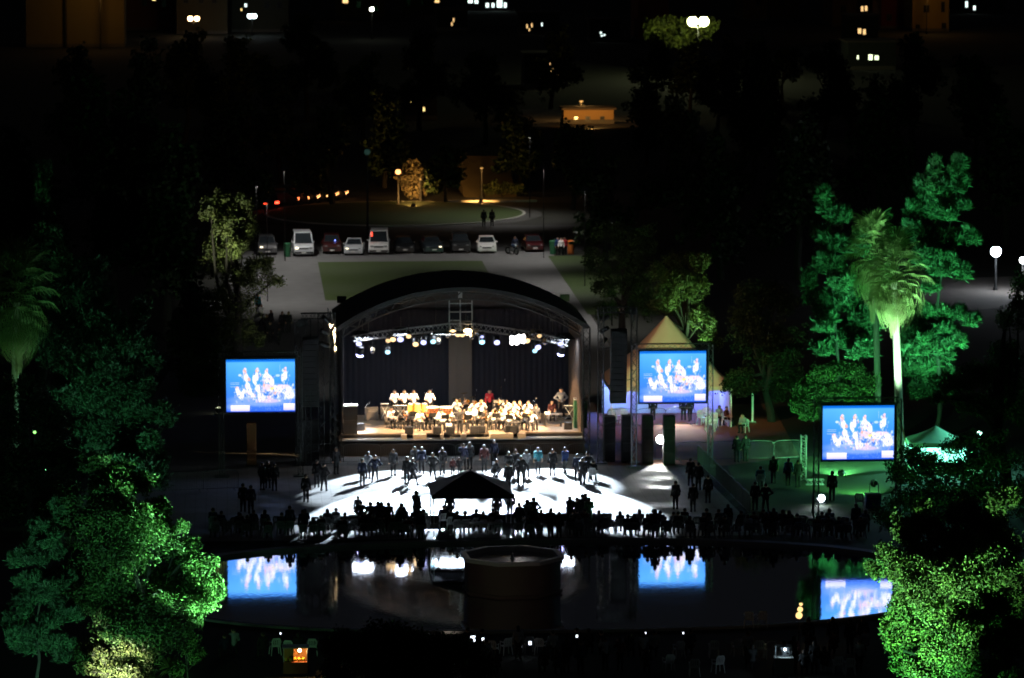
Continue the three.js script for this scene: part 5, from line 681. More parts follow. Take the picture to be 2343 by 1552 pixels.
// right side
tree('broadleaf_tree', 'dim green tree behind the stage at right', 'tree', [1420, 800], [[1395, 535, 44, 30], [1360, 590, 26, 34], [1430, 575, 50, 44], [1485, 525, 24, 16], [1470, 560, 34, 30], [1380, 650, 34, 40], [1440, 650, 54, 50], [1480, 680, 40, 50], [1400, 710, 40, 30]], { density: 20, mat: LM.green });
tree('broadleaf_tree', 'bright green lit tree above the tan marquee', 'tree', [1570, 885], [[1515, 625, 30, 34], [1545, 600, 34, 24], [1585, 600, 34, 26], [1607, 610, 20, 20], [1560, 640, 46, 30], [1520, 670, 36, 28], [1590, 660, 36, 34], [1495, 700, 24, 18], [1545, 700, 40, 28], [1610, 720, 36, 40], [1630, 770, 26, 34]], { density: 26, mat: LM.olive });
tree('broadleaf_tree', 'black round tree right of the tan marquee', 'tree', [1765, 965], [[1715, 700, 60, 60], [1780, 680, 60, 60], [1740, 780, 80, 70], [1690, 860, 36, 24, 2.5], [1670, 885, 24, 16, 2.5], [1710, 890, 40, 24, 2], [1800, 800, 60, 70], [1790, 880, 60, 50]], { density: 17, mat: LM.deep });
tree('broadleaf_tree', 'round mid green tree behind the right video screen', 'tree', [1905, 1040], [[1845, 890, 30, 30], [1880, 860, 40, 24], [1930, 850, 44, 24], [1975, 880, 30, 34], [1900, 900, 60, 34], [1850, 940, 40, 30], [1960, 920, 40, 30], [1830, 920, 20, 24]], { density: 34, mat: LM.green });
tree('conifer_tree', 'plumed dark conifer left of the tall palms', 'tree', [1925, 1010], [[1882, 440, 8, 24], [1890, 470, 14, 20], [1912, 492, 24, 20], [1935, 488, 14, 14], [1890, 545, 22, 24], [1920, 560, 26, 22], [1885, 600, 24, 24], [1910, 610, 20, 20], [1852, 650, 8, 28], [1862, 680, 12, 28], [1880, 700, 14, 34], [1905, 690, 26, 24], [1940, 700, 34, 34], [1890, 740, 34, 24], [1940, 760, 44, 30], [1900, 790, 40, 24], [1980, 740, 34, 40], [1970, 800, 34, 30], [1930, 650, 30, 24], [1960, 560, 24, 40]], { geo: needle, mat: LM.pine, density: 80, upright: true, leafScale: 1.3, bare: 1, trunk: 0.16 });
tree('conifer_tree', 'tall plumed conifer right of the tall palms', 'tree', [2140, 1010], [[2205, 372, 16, 14], [2190, 395, 20, 24], [2208, 415, 12, 18], [2180, 425, 20, 18], [2141, 395, 11, 32], [2132, 430, 16, 26], [2160, 430, 12, 24], [2108, 440, 10, 30], [2115, 475, 22, 26], [2090, 480, 16, 24], [2140, 480, 26, 22], [2190, 470, 24, 18], [2165, 490, 24, 18], [2090, 520, 22, 16], [2125, 545, 36, 26], [2170, 550, 26, 20], [2205, 540, 24, 16], [2228, 547, 12, 12], [2120, 590, 30, 24], [2160, 590, 30, 24], [2150, 625, 30, 22], [2190, 615, 22, 14], [2205, 628, 12, 10], [2130, 660, 20, 18], [2110, 720, 34, 24], [2150, 720, 30, 18], [2190, 720, 30, 14], [2220, 732, 20, 12], [2150, 760, 44, 22], [2110, 790, 40, 30], [2165, 800, 34, 24], [2100, 840, 40, 34], [2150, 850, 34, 24], [2172, 885, 20, 20], [2120, 890, 40, 30], [2200, 780, 14, 14], [2085, 760, 26, 40]], { geo: needle, mat: LM.pine, density: 80, upright: true, leafScale: 1.3, bare: 1, trunk: 0.18 });
tree('broadleaf_tree', 'dark green spreading tree at the right edge', 'tree', [2300, 1130], [[2180, 880, 60, 20], [2240, 860, 60, 30], [2300, 820, 50, 40], [2290, 880, 60, 40], [2210, 920, 50, 26], [2160, 910, 34, 14], [2260, 930, 70, 30], [2320, 940, 40, 50], [2330, 700, 26, 44], [2310, 740, 34, 34], [2335, 640, 16, 30]], { density: 22, mat: LM.green });
tree('broadleaf_tree', 'black leafy tree between the right screen and lower right tree', 'tree', [2210, 1330], [[2095, 1050, 50, 30], [2060, 1090, 44, 40], [2130, 1075, 50, 40], [2200, 1070, 60, 40], [2290, 1060, 60, 40], [2080, 1150, 60, 40], [2030, 1185, 30, 26], [2160, 1140, 70, 60], [2260, 1130, 70, 60], [2050, 1210, 30, 20], [2330, 1120, 40, 60], [2185, 1022, 36, 20], [2235, 1012, 40, 22], [2290, 1010, 40, 24]], { density: 22, mat: LM.deep });
tree('broadleaf_tree', 'big tree at lower right, olive above and vivid green below', 'tree', [2240, 1700], [[2035, 1265, 34, 28], [2005, 1300, 22, 22], [2060, 1200, 16, 24], [2075, 1235, 34, 30], [2110, 1165, 22, 20], [2120, 1210, 40, 34], [2045, 1310, 40, 22], [2100, 1280, 50, 40], [2170, 1220, 44, 40], [2160, 1290, 60, 44], [2220, 1180, 50, 40], [2290, 1140, 50, 40], [2230, 1260, 60, 50], [2300, 1220, 50, 60], [2090, 1360, 40, 34], [2055, 1400, 24, 28], [2030, 1430, 20, 24], [2140, 1370, 60, 50], [2210, 1350, 60, 50], [2290, 1340, 60, 60], [2040, 1480, 26, 34], [2075, 1450, 40, 44], [2060, 1525, 24, 28], [2120, 1470, 50, 44], [2110, 1535, 40, 26], [2190, 1450, 60, 50], [2180, 1530, 60, 40], [2270, 1450, 70, 60], [2290, 1540, 60, 40], [2230, 1400, 90, 70], [2200, 1590, 120, 50], [2330, 1400, 50, 120], [2100, 1420, 70, 90], [2110, 1370, 60, 60, 2.6], [2180, 1480, 70, 60, 2.6], [2085, 1300, 44, 40, 2.2], [2170, 1330, 60, 50, 2.6], [2120, 1540, 60, 40, 2.4], [2230, 1540, 70, 60, 2.6]], { density: 70, mat: LM.olive, leafScale: 0.85 });
// fan palms
function palm(label, base, crownPx, R0, nF, o = {}) {
  seed(base[0]); const b = G(...base), c = Vz(...crownPx, b.z).sub(b), t = thing('fan_palm', label, 'palm', b), tr = o.r ?? 0.24;
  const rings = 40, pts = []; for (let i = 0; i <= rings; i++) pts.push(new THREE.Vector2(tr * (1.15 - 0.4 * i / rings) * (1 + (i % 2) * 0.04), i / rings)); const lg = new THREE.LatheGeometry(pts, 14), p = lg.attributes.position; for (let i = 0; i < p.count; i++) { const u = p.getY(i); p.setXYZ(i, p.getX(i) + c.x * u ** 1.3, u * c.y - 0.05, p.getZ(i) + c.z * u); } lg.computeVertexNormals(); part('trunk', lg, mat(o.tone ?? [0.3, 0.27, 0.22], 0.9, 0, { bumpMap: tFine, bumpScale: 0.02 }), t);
  const frond = (len, hang) => { const g = [], stem = tube([V3(0, 0, 0), V3(0, 0.12 * len, 0.3 * len), V3(0, 0.1 * len, 0.5 * len)], 0.02, 8, 5); g.push(stem); const o0 = V3(0, 0.1 * len, 0.5 * len), pos = [], idx = [], n = 20;
    for (let i = 0; i < n; i++) { const a = (i / (n - 1) - 0.5) * 3.4, l = len * (0.62 - 0.12 * Math.abs(a)) * rr(0.9, 1.1), d = V3(Math.sin(a), 0.1, Math.cos(a)), e = V3(Math.sin(a + 0.09), 0.1, Math.cos(a + 0.09)), k = pos.length / 3, dr = hang * l; for (const [u, y, w] of [[0.05, 0, 0], [0.55, -0.1, 1], [0.8, -0.4, 0.6], [1, -1, 0.1]]) { const q = o0.clone().addScaledVector(d, l * u * (u > 0.6 ? 0.93 : 1)).add(V3(0, y * dr, 0)), r = o0.clone().addScaledVector(d.clone().lerp(e, w), l * u * (u > 0.6 ? 0.93 : 1)).add(V3(0, y * dr - 0.02, 0)); pos.push(q.x, q.y, q.z, r.x, r.y, r.z); } for (let j = 0; j < 3; j++) idx.push(k + j * 2, k + j * 2 + 1, k + j * 2 + 2, k + j * 2 + 1, k + j * 2 + 3, k + j * 2 + 2); }
    const f = new THREE.BufferGeometry(); f.setAttribute('position', new THREE.Float32BufferAttribute(pos, 3)); f.setIndex(idx); f.computeVertexNormals(); g.push(f); return merge(g); };
  const kinds = [frond(R0, 0.45), frond(R0 * 0.95, 0.8), frond(R0 * 1.05, 0.25), frond(R0 * 0.9, 1.15)], k = o.tall ?? 1;
  for (let i = 0; i < nF; i++) { const u = i / nF, el = 1.25 - 2.5 * u, az = i * 2.39996 + rr(-0.2, 0.2), m = part('frond', kinds[u < 0.25 ? 2 : u < 0.55 ? 0 : u < 0.8 ? 1 : 3], u > 0.9 && !o.fresh ? LM.dry : LM.palm, t); m.position.copy(c).add(V3(0, (0.5 - u) * 1.0 * k, 0)); m.rotation.set(-el, az, 0, 'YXZ'); m.scale.setScalar(rr(0.85, 1.15)); }
  const sk = []; for (let i = 0; i < 46; i++) { const az = rr(0, 6.28), y = -0.55 * k - rr(0, 1) * (o.skirt ?? 1.5), w = rr(0.1, 0.2), r = 0.25 + 0.3 * Math.max(0, 1 + (y + 0.5) / 1.6); const a = V3(Math.sin(az) * r, y + 0.5, Math.cos(az) * r), bb = V3(Math.sin(az) * r * 0.75, y - rr(0.35, 0.8), Math.cos(az) * r * 0.75), s = V3(Math.cos(az), 0, -Math.sin(az)).multiplyScalar(w); sk.push(quadGeo([a.clone().sub(s), a.clone().add(s), bb.clone().addScaledVector(s, 0.2), bb.clone().addScaledVector(s, -0.2)])); } part('dry_skirt', merge(sk).translate(c.x, c.y, c.z), LM.dry, t);
  return t;
}
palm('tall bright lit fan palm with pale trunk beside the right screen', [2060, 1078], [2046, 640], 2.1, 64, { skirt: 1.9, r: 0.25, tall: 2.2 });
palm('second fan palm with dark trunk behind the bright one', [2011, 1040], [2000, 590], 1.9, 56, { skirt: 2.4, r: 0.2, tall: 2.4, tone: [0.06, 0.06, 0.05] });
palm('fan palm with drooping yellow green fronds at the left edge', [30, 1180], [38, 690], 2.3, 60, { skirt: 2.6, r: 0.24, tall: 3 });
{ const b = G(388, 1568), t = thing('yucca_plant', 'small spiky vivid green palm plant at the bottom left', 'plant', b); seed(5); part('stem', limb(V3(0, 0, 0), V3(0, 0.75, 0), 0.08, 0.06), bark, t); for (let i = 0; i < 46; i++) { const el = rr(-0.5, 1.4), az = i * 2.4, d = V3(Math.cos(el) * Math.sin(az), Math.sin(el), Math.cos(el) * Math.cos(az)), s = V3(Math.cos(az), 0, -Math.sin(az)).multiplyScalar(0.035), a = V3(0, 0.85, 0), m = a.clone().addScaledVector(d, 0.4), e = a.clone().addScaledVector(d, 0.75).add(V3(0, -0.12, 0)); part('leaf', quadGeo([a, m.clone().sub(s), e, m.clone().add(s)]), LM.palm, t); } }
tree('broadleaf_tree', 'black tree covering the foot of the left palm', 'tree', [60, 1230], [[40, 900, 60, 40], [100, 960, 60, 60], [30, 990, 50, 70], [120, 1040, 60, 50], [60, 1080, 80, 60], [160, 1060, 40, 60], [30, 1150, 60, 60], [110, 1150, 60, 50]], { density: 20, mat: LM.deep });
// the dark wood between the park and the town
const WOOD = [[60, 820, 300, 150, 'tall black tree behind the left pine'], [250, 760, 180, 170, 'black tree left of the parked cars, tallest'], [390, 780, 330, 130, 'black tree left of the grey yellow tree top'], [430, 880, 640, 80, 'black tree behind the left video screen'], [330, 640, 130, 120, 'black tree far left under the olive wall'], [520, 520, 230, 110, 'black tree above the car lights'], [640, 440, 160, 110, 'black tree left of the tall lamp pole, far back'], [180, 440, 115, 90, 'black tree under the olive wall'], [760, 470, 260, 90, 'black tree behind the tall lamp pole'], [880, 430, 240, 70, 'black tree left of the orange lit tree'], [1020, 465, 330, 50, 'small black tree right of the orange lit tree'], [830, 330, 130, 90, 'black tree below the yellow windows'], [960, 300, 80, 80, 'black tree under the white shop lights'], [1110, 330, 110, 90, 'black tree behind the second orange lawn'], [1190, 440, 260, 80, 'dim green tree right of the second orange lawn'], [1310, 480, 280, 80, 'faint green tree behind the roundabout at right'], [1390, 600, 370, 70, 'dark tree beside the rear lawn at right'], [1480, 380, 200, 80, 'dark tree below the orange lit road at right'], [1570, 540, 230, 110, 'black tree behind the dim green tree'], [1650, 640, 330, 100, 'black tall tree at right centre'], [1720, 420, 140, 110, 'black tree right of the double street lamp'], [1830, 640, 260, 110, 'black tree left of the plumed conifers'], [1880, 340, 110, 100, 'black tree below the green windows'], [2010, 520, 200, 110, 'black tree behind the tall palms'], [2090, 360, 90, 100, 'black tree under the olive house'], [2230, 400, 120, 110, 'black tree at the upper right edge'], [2300, 560, 260, 80, 'black tree behind the blue white lamp'], [420, 330, 90, 110, 'black tree under the orange double lamp'], [560, 340, 85, 90, 'black tree under the white double lamp'], [700, 280, 50, 90, 'black tree under the small white lamp'], [1260, 250, 60, 80, 'black tree above the orange lit road'], [1665, 235, 92, 60, 'dark tree right of the lit lime tree'], [1730, 215, 90, 60, 'second dark tree right of the lit lime tree'], [1790, 240, 100, 70, 'third dark tree right of the lit lime tree'], [1640, 300, 150, 90, 'dark tree below the lit lime tree'], [1500, 240, 85, 60, 'dark tree left under the double street lamp'], [1580, 260, 105, 70, 'dark tree right under the double street lamp']];
for (const [px, by, ty, w, l] of WOOD) { const h = by - ty; seed(px); tree('park_tree', l, 'tree', [px, by], Array.from({ length: 9 }, (_, i) => { const u = i / 8; return [px + rr(-0.7, 0.7) * w * (1 - u * 0.6), ty + h * (0.12 + 0.55 * (1 - u)) + rr(-0.05, 0.05) * h, w * rr(0.32, 0.5) * (1 - 0.4 * u), h * rr(0.14, 0.22)]; }), { geo: broadBig, mat: LM.deep, density: 3.2, seed: px }); }
// tree floodlights standing in the park
const GRN = [0.06, 1, 0.2], TEAL = [0.06, 1, 0.36], YEL = [0.85, 1, 0.42];
floodlight('green floodlight on the grass at lower left, facing the lit tree', 790, 1622, 0.3, Vz(440, 1275, G(300, 1600).z), [0.36, 1, 0.45], 5, 7500, 19);
floodlight('teal floodlight at lower left, facing the plumed conifer', 180, 1790, 0.3, Vz(95, 1330, G(75, 1650).z), [0.3, 1, 0.6], 4, 760, 36);
floodlight('pale yellow floodlight beside the lower left bushes', 205, 1700, 0.3, Vz(268, 1512, G(265, 1625).z), [1, 1, 0.74], 5, 3200, 13);
floodlight('green floodlight before the small palm plant', 405, 1620, 0.3, Vz(400, 1510, G(388, 1568).z), [0.3, 1, 0.4], 4, 25, 50);
floodlight('teal floodlight at the foot of the left pine', 250, 1190, 0.3, Vz(230, 860, G(205, 1150).z), [0.3, 1, 0.6], 4, 170, 60);
floodlight('yellow green floodlight at the foot of the left palm', 70, 1215, 0.3, Vz(40, 720, G(30, 1180).z), [0.35, 1, 0.4], 4, 120, 15);
floodlight('green floodlight below the thin cypress', 110, 1090, 0.3, Vz(97, 430, G(95, 1060).z), [0.3, 1, 0.4], 4, 500, 10);
floodlight('white green floodlight at the foot of the bright palm', 2062, 1112, 0.3, Vz(2062, 740, G(2060, 1078).z), [0.45, 1, 0.6], 6, 5200, 17);
floodlight('teal floodlight under the right plumed conifers', 2225, 1052, 0.3, Vz(2135, 610, G(2140, 1010).z), [0.16, 1, 0.38], 5, 3400, 34);
floodlight('green floodlight under the left plumed conifer', 1985, 1030, 0.3, Vz(1915, 660, G(1925, 1010).z), [0.16, 1, 0.38], 5, 1500, 34);
floodlight('green floodlight before the round tree behind the right screen', 1925, 1095, 0.3, Vz(1905, 890, G(1905, 1040).z), [0.2, 1, 0.36], 5, 1100, 50);
floodlight('warm floodlight at the bottom right, facing the big tree', 1930, 1860, 0.3, Vz(2130, 1260, G(2240, 1700).z), [0.36, 1, 0.4], 5, 5600, 18);
floodlight('vivid green floodlight at the bottom right corner', 1960, 1850, 0.3, Vz(2090, 1480, G(2240, 1700).z), [0.16, 1, 0.27], 5, 4000, 19);
floodlight('green floodlight lighting the lawn below the right screen', 2000, 1140, 0.9, G(1930, 1110), [0.2, 1, 0.3], 5, 190, 44);
floodlight('small green floodlight behind the tan marquee', 1655, 893, 0.5, Vz(1565, 640, G(1570, 885).z), [0.45, 1, 0.4], 5, 640, 22);
floodlight('pale yellow floodlight below the grey yellow tree', 500, 950, 0.4, Vz(488, 478, G(545, 905).z), [0.95, 1, 0.66], 6, 2600, 12);

// ---------------------------------------------------------------- parked cars, bins, poles
const glass = new THREE.MeshPhysicalMaterial({ color: lin([0.02, 0.025, 0.03]), roughness: 0.08, metalness: 0.0, clearcoat: 1 });
function frustum([z0, z1, w, y0], [u0, u1, v, y1]) { const p = [[-w, y0, z0], [w, y0, z0], [w, y0, z1], [-w, y0, z1], [-v, y1, u0], [v, y1, u0], [v, y1, u1], [-v, y1, u1]].map((q) => V3(...q)); return { p, g: merge([[4, 7, 6, 5], [3, 2, 6, 7], [1, 0, 4, 5], [0, 3, 7, 4], [2, 1, 5, 6]].map((f) => quadGeo(f.map((i) => p[i])))) }; }
function pane(p, ids, inset, out) { const q = ids.map((i) => p[i]), c = q.reduce((a, b) => a.add(b), V3()).multiplyScalar(0.25), n = q[1].clone().sub(q[0]).cross(q[3].clone().sub(q[0])).normalize(); return quadGeo(q.map((v) => v.clone().lerp(c, inset).addScaledVector(n, out))); }
function car(kind, paint, pos, turn, label, o = {}) {
  const g = thing(kind === 'van' ? 'parked_van' : 'parked_car', label, kind === 'van' ? 'van' : 'car', pos, R(turn), 'vehicles parked behind the rear lawn'), van = kind === 'van';
  const W = van ? 1.86 : 1.74, prof = van ? [[-2.4, 0.32], [-2.42, 1.15], [1.5, 1.12], [2.25, 0.98], [2.4, 0.7], [2.4, 0.32]] : kind === 'suv' ? [[-2.1, 0.34], [-2.15, 1.0], [0.9, 1.02], [1.9, 0.92], [2.1, 0.7], [2.1, 0.34]] : [[-2.1, 0.28], [-2.14, 0.82], [-1.4, 0.92], [0.8, 0.9], [1.85, 0.76], [2.1, 0.58], [2.1, 0.28]];
  const s = new THREE.Shape(prof.map((q) => new THREE.Vector2(...q))), low = new THREE.ExtrudeGeometry(s, { depth: W - 0.12, bevelEnabled: true, bevelSize: 0.06, bevelThickness: 0.06, bevelSegments: 3 }).translate(0, 0, -(W - 0.12) / 2).rotateY(-Math.PI / 2);
  const f = van ? frustum([-2.4, 1.62, W / 2 - 0.02, 1.12], [-2.3, 0.75, W / 2 - 0.14, 2.15]) : kind === 'suv' ? frustum([-2.1, 0.95, W / 2 - 0.05, 1.0], [-1.85, 0.25, W / 2 - 0.2, 1.68]) : frustum([-1.65, 0.95, W / 2 - 0.06, 0.9], [-0.95, 0.2, W / 2 - 0.22, 1.42]);
  const pm = mat(paint, 0.35, 0.1); part('body', [low, f.g], pm, g);
  part('windscreen', pane(f.p, [3, 2, 6, 7], 0.1, 0.012), glass, g); part('rear_window', pane(f.p, [1, 0, 4, 5], 0.16, 0.012), glass, g); for (const ids of [[0, 3, 7, 4], [2, 1, 5, 6]]) part('side_window', pane(f.p, ids, 0.16, 0.012), glass, g);
  for (const x of [-1, 1]) { for (const z of [-1.35, 1.35]) { const w = part('wheel', cyl(0.31, 0.31, 0.2, 0, 0, 0, 20).rotateZ(Math.PI / 2).translate(x * (W / 2 - 0.08), 0.31, z), M.rubber, g); part('rim', cyl(0.19, 0.19, 0.03, 0, 0, 0, 14).rotateZ(Math.PI / 2).translate(x * (W / 2 + 0.025), 0.31, z), M.alu, w); }
    const zf = van ? 2.36 : 2.02, y = van ? 0.82 : kind === 'suv' ? 0.78 : 0.62; part('headlight', ball(0.14, 0, 0, 0, 10).scale(1.2, 0.7, 0.5).translate(x * (W / 2 - 0.28), y, zf + 0.06), o.lit?.includes(x) ? glow([1, 0.85, 0.55], 3) : mat([0.6, 0.62, 0.64], 0.08, 0.7), g); part('mirror', ball(0.1, 0, 0, 0, 8).scale(0.8, 0.7, 0.6).translate(x * (W / 2 + 0.08), van ? 1.25 : 1.0, 0.75), pm, g); part('tail_light', box(0.2, 0.14, 0.04, x * (W / 2 - 0.2), 0.78, -2.2), o.red === x ? glow([1, 0.05, 0.03], 3) : mat([0.25, 0.01, 0.01], 0.2), g); }
  part('grille', box(W * 0.5, 0.14, 0.03, 0, van ? 0.78 : 0.55, van ? 2.45 : 2.15), M.blackMetal, g); part('bumper', [box(W * 0.96, 0.16, 0.12, 0, 0.4, van ? 2.44 : 2.14), box(W * 0.96, 0.16, 0.12, 0, 0.4, van ? -2.46 : -2.18)], van ? M.blackMetal : pm, g); part('number_plate', box(0.42, 0.11, 0.012, 0, 0.4, van ? 2.512 : 2.212), M.white, g);
  if (o.lamp) part('blue_lamp', ball(0.06, 0.3, 1.2, 0.95, 8), glow([0.2, 0.25, 1], 6), g);
  return g;
}
const silver = [0.55, 0.57, 0.6], whiteP = [0.75, 0.75, 0.74], dark = [0.015, 0.016, 0.018];
car('suv', [0.08, 0.08, 0.085], G(610, 585).add(V3(0, 0, -2)), 3, 'grey parked car at the left end with its headlight lit', { lit: [-1] });
car('van', silver, G(693, 587).add(V3(0, 0, -2)), 2, 'silver van, second vehicle from the left in the parked row', { lit: [-1] });
car('suv', [0.05, 0.008, 0.008], G(760, 582).add(V3(0, 0, -2)), 0, 'dark red parked car with a small blue lamp', { lamp: 1 });
car('sedan', silver, G(812, 585).add(V3(0, 0, -2)), -4, 'silver car parked left of the tall white van', { lit: [-1] });
car('van', whiteP, G(869, 583).add(V3(0, 0, -2)), -3, 'tall white van with a red light, in the middle left', { });
{ const p = G(849, 583).add(V3(0, 0, -2)), l = thing('marker_light', 'red marker light at the roof corner of the tall white van', 'light', p.clone().setY(1.85).add(V3(0.1, 0, 1.2))); part('lamp_lens', box(0.12, 0.4, 0.06), glow([1, 0.06, 0.03], 4), l); part('lamp_base', box(0.16, 0.44, 0.03, 0, 0, -0.04), M.black, l); }
car('sedan', dark, G(925, 581).add(V3(0, 0, -2)), 2, 'black parked car right of the tall white van');
car('sedan', [0.03, 0.04, 0.05], G(989, 581).add(V3(0, 0, -2)), 5, 'dark blue parked car with a glinting headlight', { lit: [1] });
car('suv', [0.02, 0.022, 0.024], G(1055, 580).add(V3(0, 0, -2)), 0, 'black tall parked car left of the white car at right');
car('sedan', whiteP, G(1116, 580).add(V3(0, 0, -2)), -2, 'white parked car near the right end of the row');
car('sedan', [0.05, 0.006, 0.008], G(1222, 577).add(V3(0, 0, -2)), 3, 'dark red parked car at the right end of the row');
{ const p = G(1172, 582), g = thing('motorbike', 'dark motorbike parked between the white and red cars', 'motorbike', p, R(35)); for (const z of [-0.65, 0.65]) { const w = part('wheel', new THREE.TorusGeometry(0.27, 0.06, 8, 22).rotateY(Math.PI / 2).translate(0, 0.32, z), M.rubber, g); part('rim', cyl(0.2, 0.2, 0.03, 0, 0, 0, 14).rotateZ(Math.PI / 2).translate(0, 0.32, z), M.alu, w); } part('tank', new THREE.SphereGeometry(0.2, 12, 8).scale(0.7, 0.7, 1.3).translate(0, 0.82, 0.12), mat([0.02, 0.04, 0.09], 0.3), g); part('saddle', box(0.22, 0.09, 0.6, 0, 0.8, -0.35), M.rubber, g); part('frame', [bar(V3(0, 0.32, 0.65), V3(0, 0.98, 0.42), 0.035), bar(V3(0, 0.32, -0.65), V3(0, 0.7, -0.1), 0.035), box(0.26, 0.32, 0.4, 0, 0.42, 0.02)], M.steel, g); part('handlebar', bar(V3(-0.34, 1.02, 0.36), V3(0.34, 1.02, 0.36), 0.02), M.steel, g); part('headlight', ball(0.1, 0, 0.86, 0.55, 10), M.alu, g); }
for (const [px, py, c, l] of [[657, 588, M.green, 'green litter bin left of the silver van'], [1265, 582, M.green, 'green litter bin beside the people at right'], [1306, 582, M.orange, 'orange litter bin beside the people at right']]) { const g = thing('litter_bin', l, 'litter bin', G(px, py)); part('bin_body', new THREE.CylinderGeometry(0.34, 0.28, 1.15, 14).translate(0, 0.6, 0), c, g); part('lid', [cyl(0.37, 0.37, 0.08, 0, 1.2, 0, 14), new THREE.SphereGeometry(0.34, 14, 6, 0, 6.3, 0, 1.57).scale(1, 0.3, 1).translate(0, 1.24, 0)], c, g); part('wheel', [cyl(0.08, 0.08, 0.06, 0, 0, 0, 10).rotateZ(1.57).translate(-0.2, 0.08, -0.26), cyl(0.08, 0.08, 0.06, 0, 0, 0, 10).rotateZ(1.57).translate(0.2, 0.08, -0.26)], M.rubber, g); }
// lamps of the town and the park
function streetLamp(label, px, baseY, topY, heads, color, k, r, I, arm = 0.7, headShape = 'globe', front = 0.6) {
  const b = G(px, baseY), h = Vz(px, topY, b.z).y, g = thing('street_lamp', label, 'street lamp', b);
  part('post', [cyl(0.07, 0.13, h, 0, h / 2, 0, 10), cyl(0.2, 0.22, 0.3, 0, 0.15, 0, 10)], M.black, g);
  for (let i = 0; i < heads; i++) { const x = heads > 1 ? (i - (heads - 1) / 2) * arm * 2 : 0; if (heads > 1) part('arm', bar(V3(0, h - 0.5, 0), V3(x, h - 0.1, 0), 0.04), M.steel, g);
    part('lamp_head', headShape === 'globe' ? ball(r, x, h + r * 0.6, 0, 14) : new THREE.SphereGeometry(r, 14, 8).scale(1.2, 0.6, 0.9).translate(x, h, 0), glow(color, k), g); part('lamp_cap', cyl(r * 0.3, r * 0.55, r * 0.3, x, h + r * (headShape === 'globe' ? 1.6 : 0.6), 0, 12), M.darkSteel, g); }
  if (I) { point(g, b.clone().add(V3(0, h - r * 0.6, r + front)), color, I, 10); }
  return g;
}
const sodium = [1, 0.5, 0.13], cold = [0.75, 0.95, 1], lime = [0.93, 1, 0.5];
streetLamp('orange double street lamp before the town houses', 443, 84, 46, 2, [1, 0.62, 0.28], 14, 0.5, 2, 0.62);
streetLamp('cold white double street lamp at upper left', 577, 82, 40, 2, cold, 14, 0.46, 1.5, 0.42);
streetLamp('small white street lamp at upper centre left', 851, 90, 24, 1, [0.95, 1, 0.8], 12, 0.42, 5);
streetLamp('dazzling lime white double street lamp at upper right', 1597, 176, 56, 2, lime, 30, 0.8, 190, 0.9, 'globe', 1.2);
streetLamp('blue white street lamp over the right path', 2278, 665, 583, 1, [0.72, 0.86, 1], 30, 0.46, 20);
streetLamp('second white lamp at the right picture edge', 2340, 668, 600, 1, [0.9, 0.95, 1], 20, 0.3, 40);
streetLamp('tall unlit lamp pole behind the parked cars', 841, 545, 352, 1, [0.2, 0.5, 0.4], 0.06, 0.3, 0);
streetLamp('orange street lamp left of the orange lit tree', 911, 470, 397, 1, [1, 0.35, 0.1], 5, 0.28, 0);
streetLamp('sodium street lamp hidden in leaves by the orange lit tree', 962, 462, 412, 1, sodium, 0.8, 0.12, 16, 0.7, 'globe', 1.4);
streetLamp('sodium street lamp lighting the second orange lawn', 1102, 455, 385, 1, sodium, 0.6, 0.16, 18, 0.7, 'flat', 0.8);
streetLamp('sodium street lamp lighting the far road', 1330, 275, 232, 1, sodium, 0.6, 0.25, 30, 0.7, 'flat', 0.5);
streetLamp('sodium street lamp before the big olive wall', 230, 113, -14, 1, sodium, 3, 0.4, 34, 0.7, 'flat', 1);
streetLamp('sodium street lamp before the olive house at upper right', 2120, 77, -12, 1, sodium, 3, 0.4, 30, 0.7, 'flat', 1);
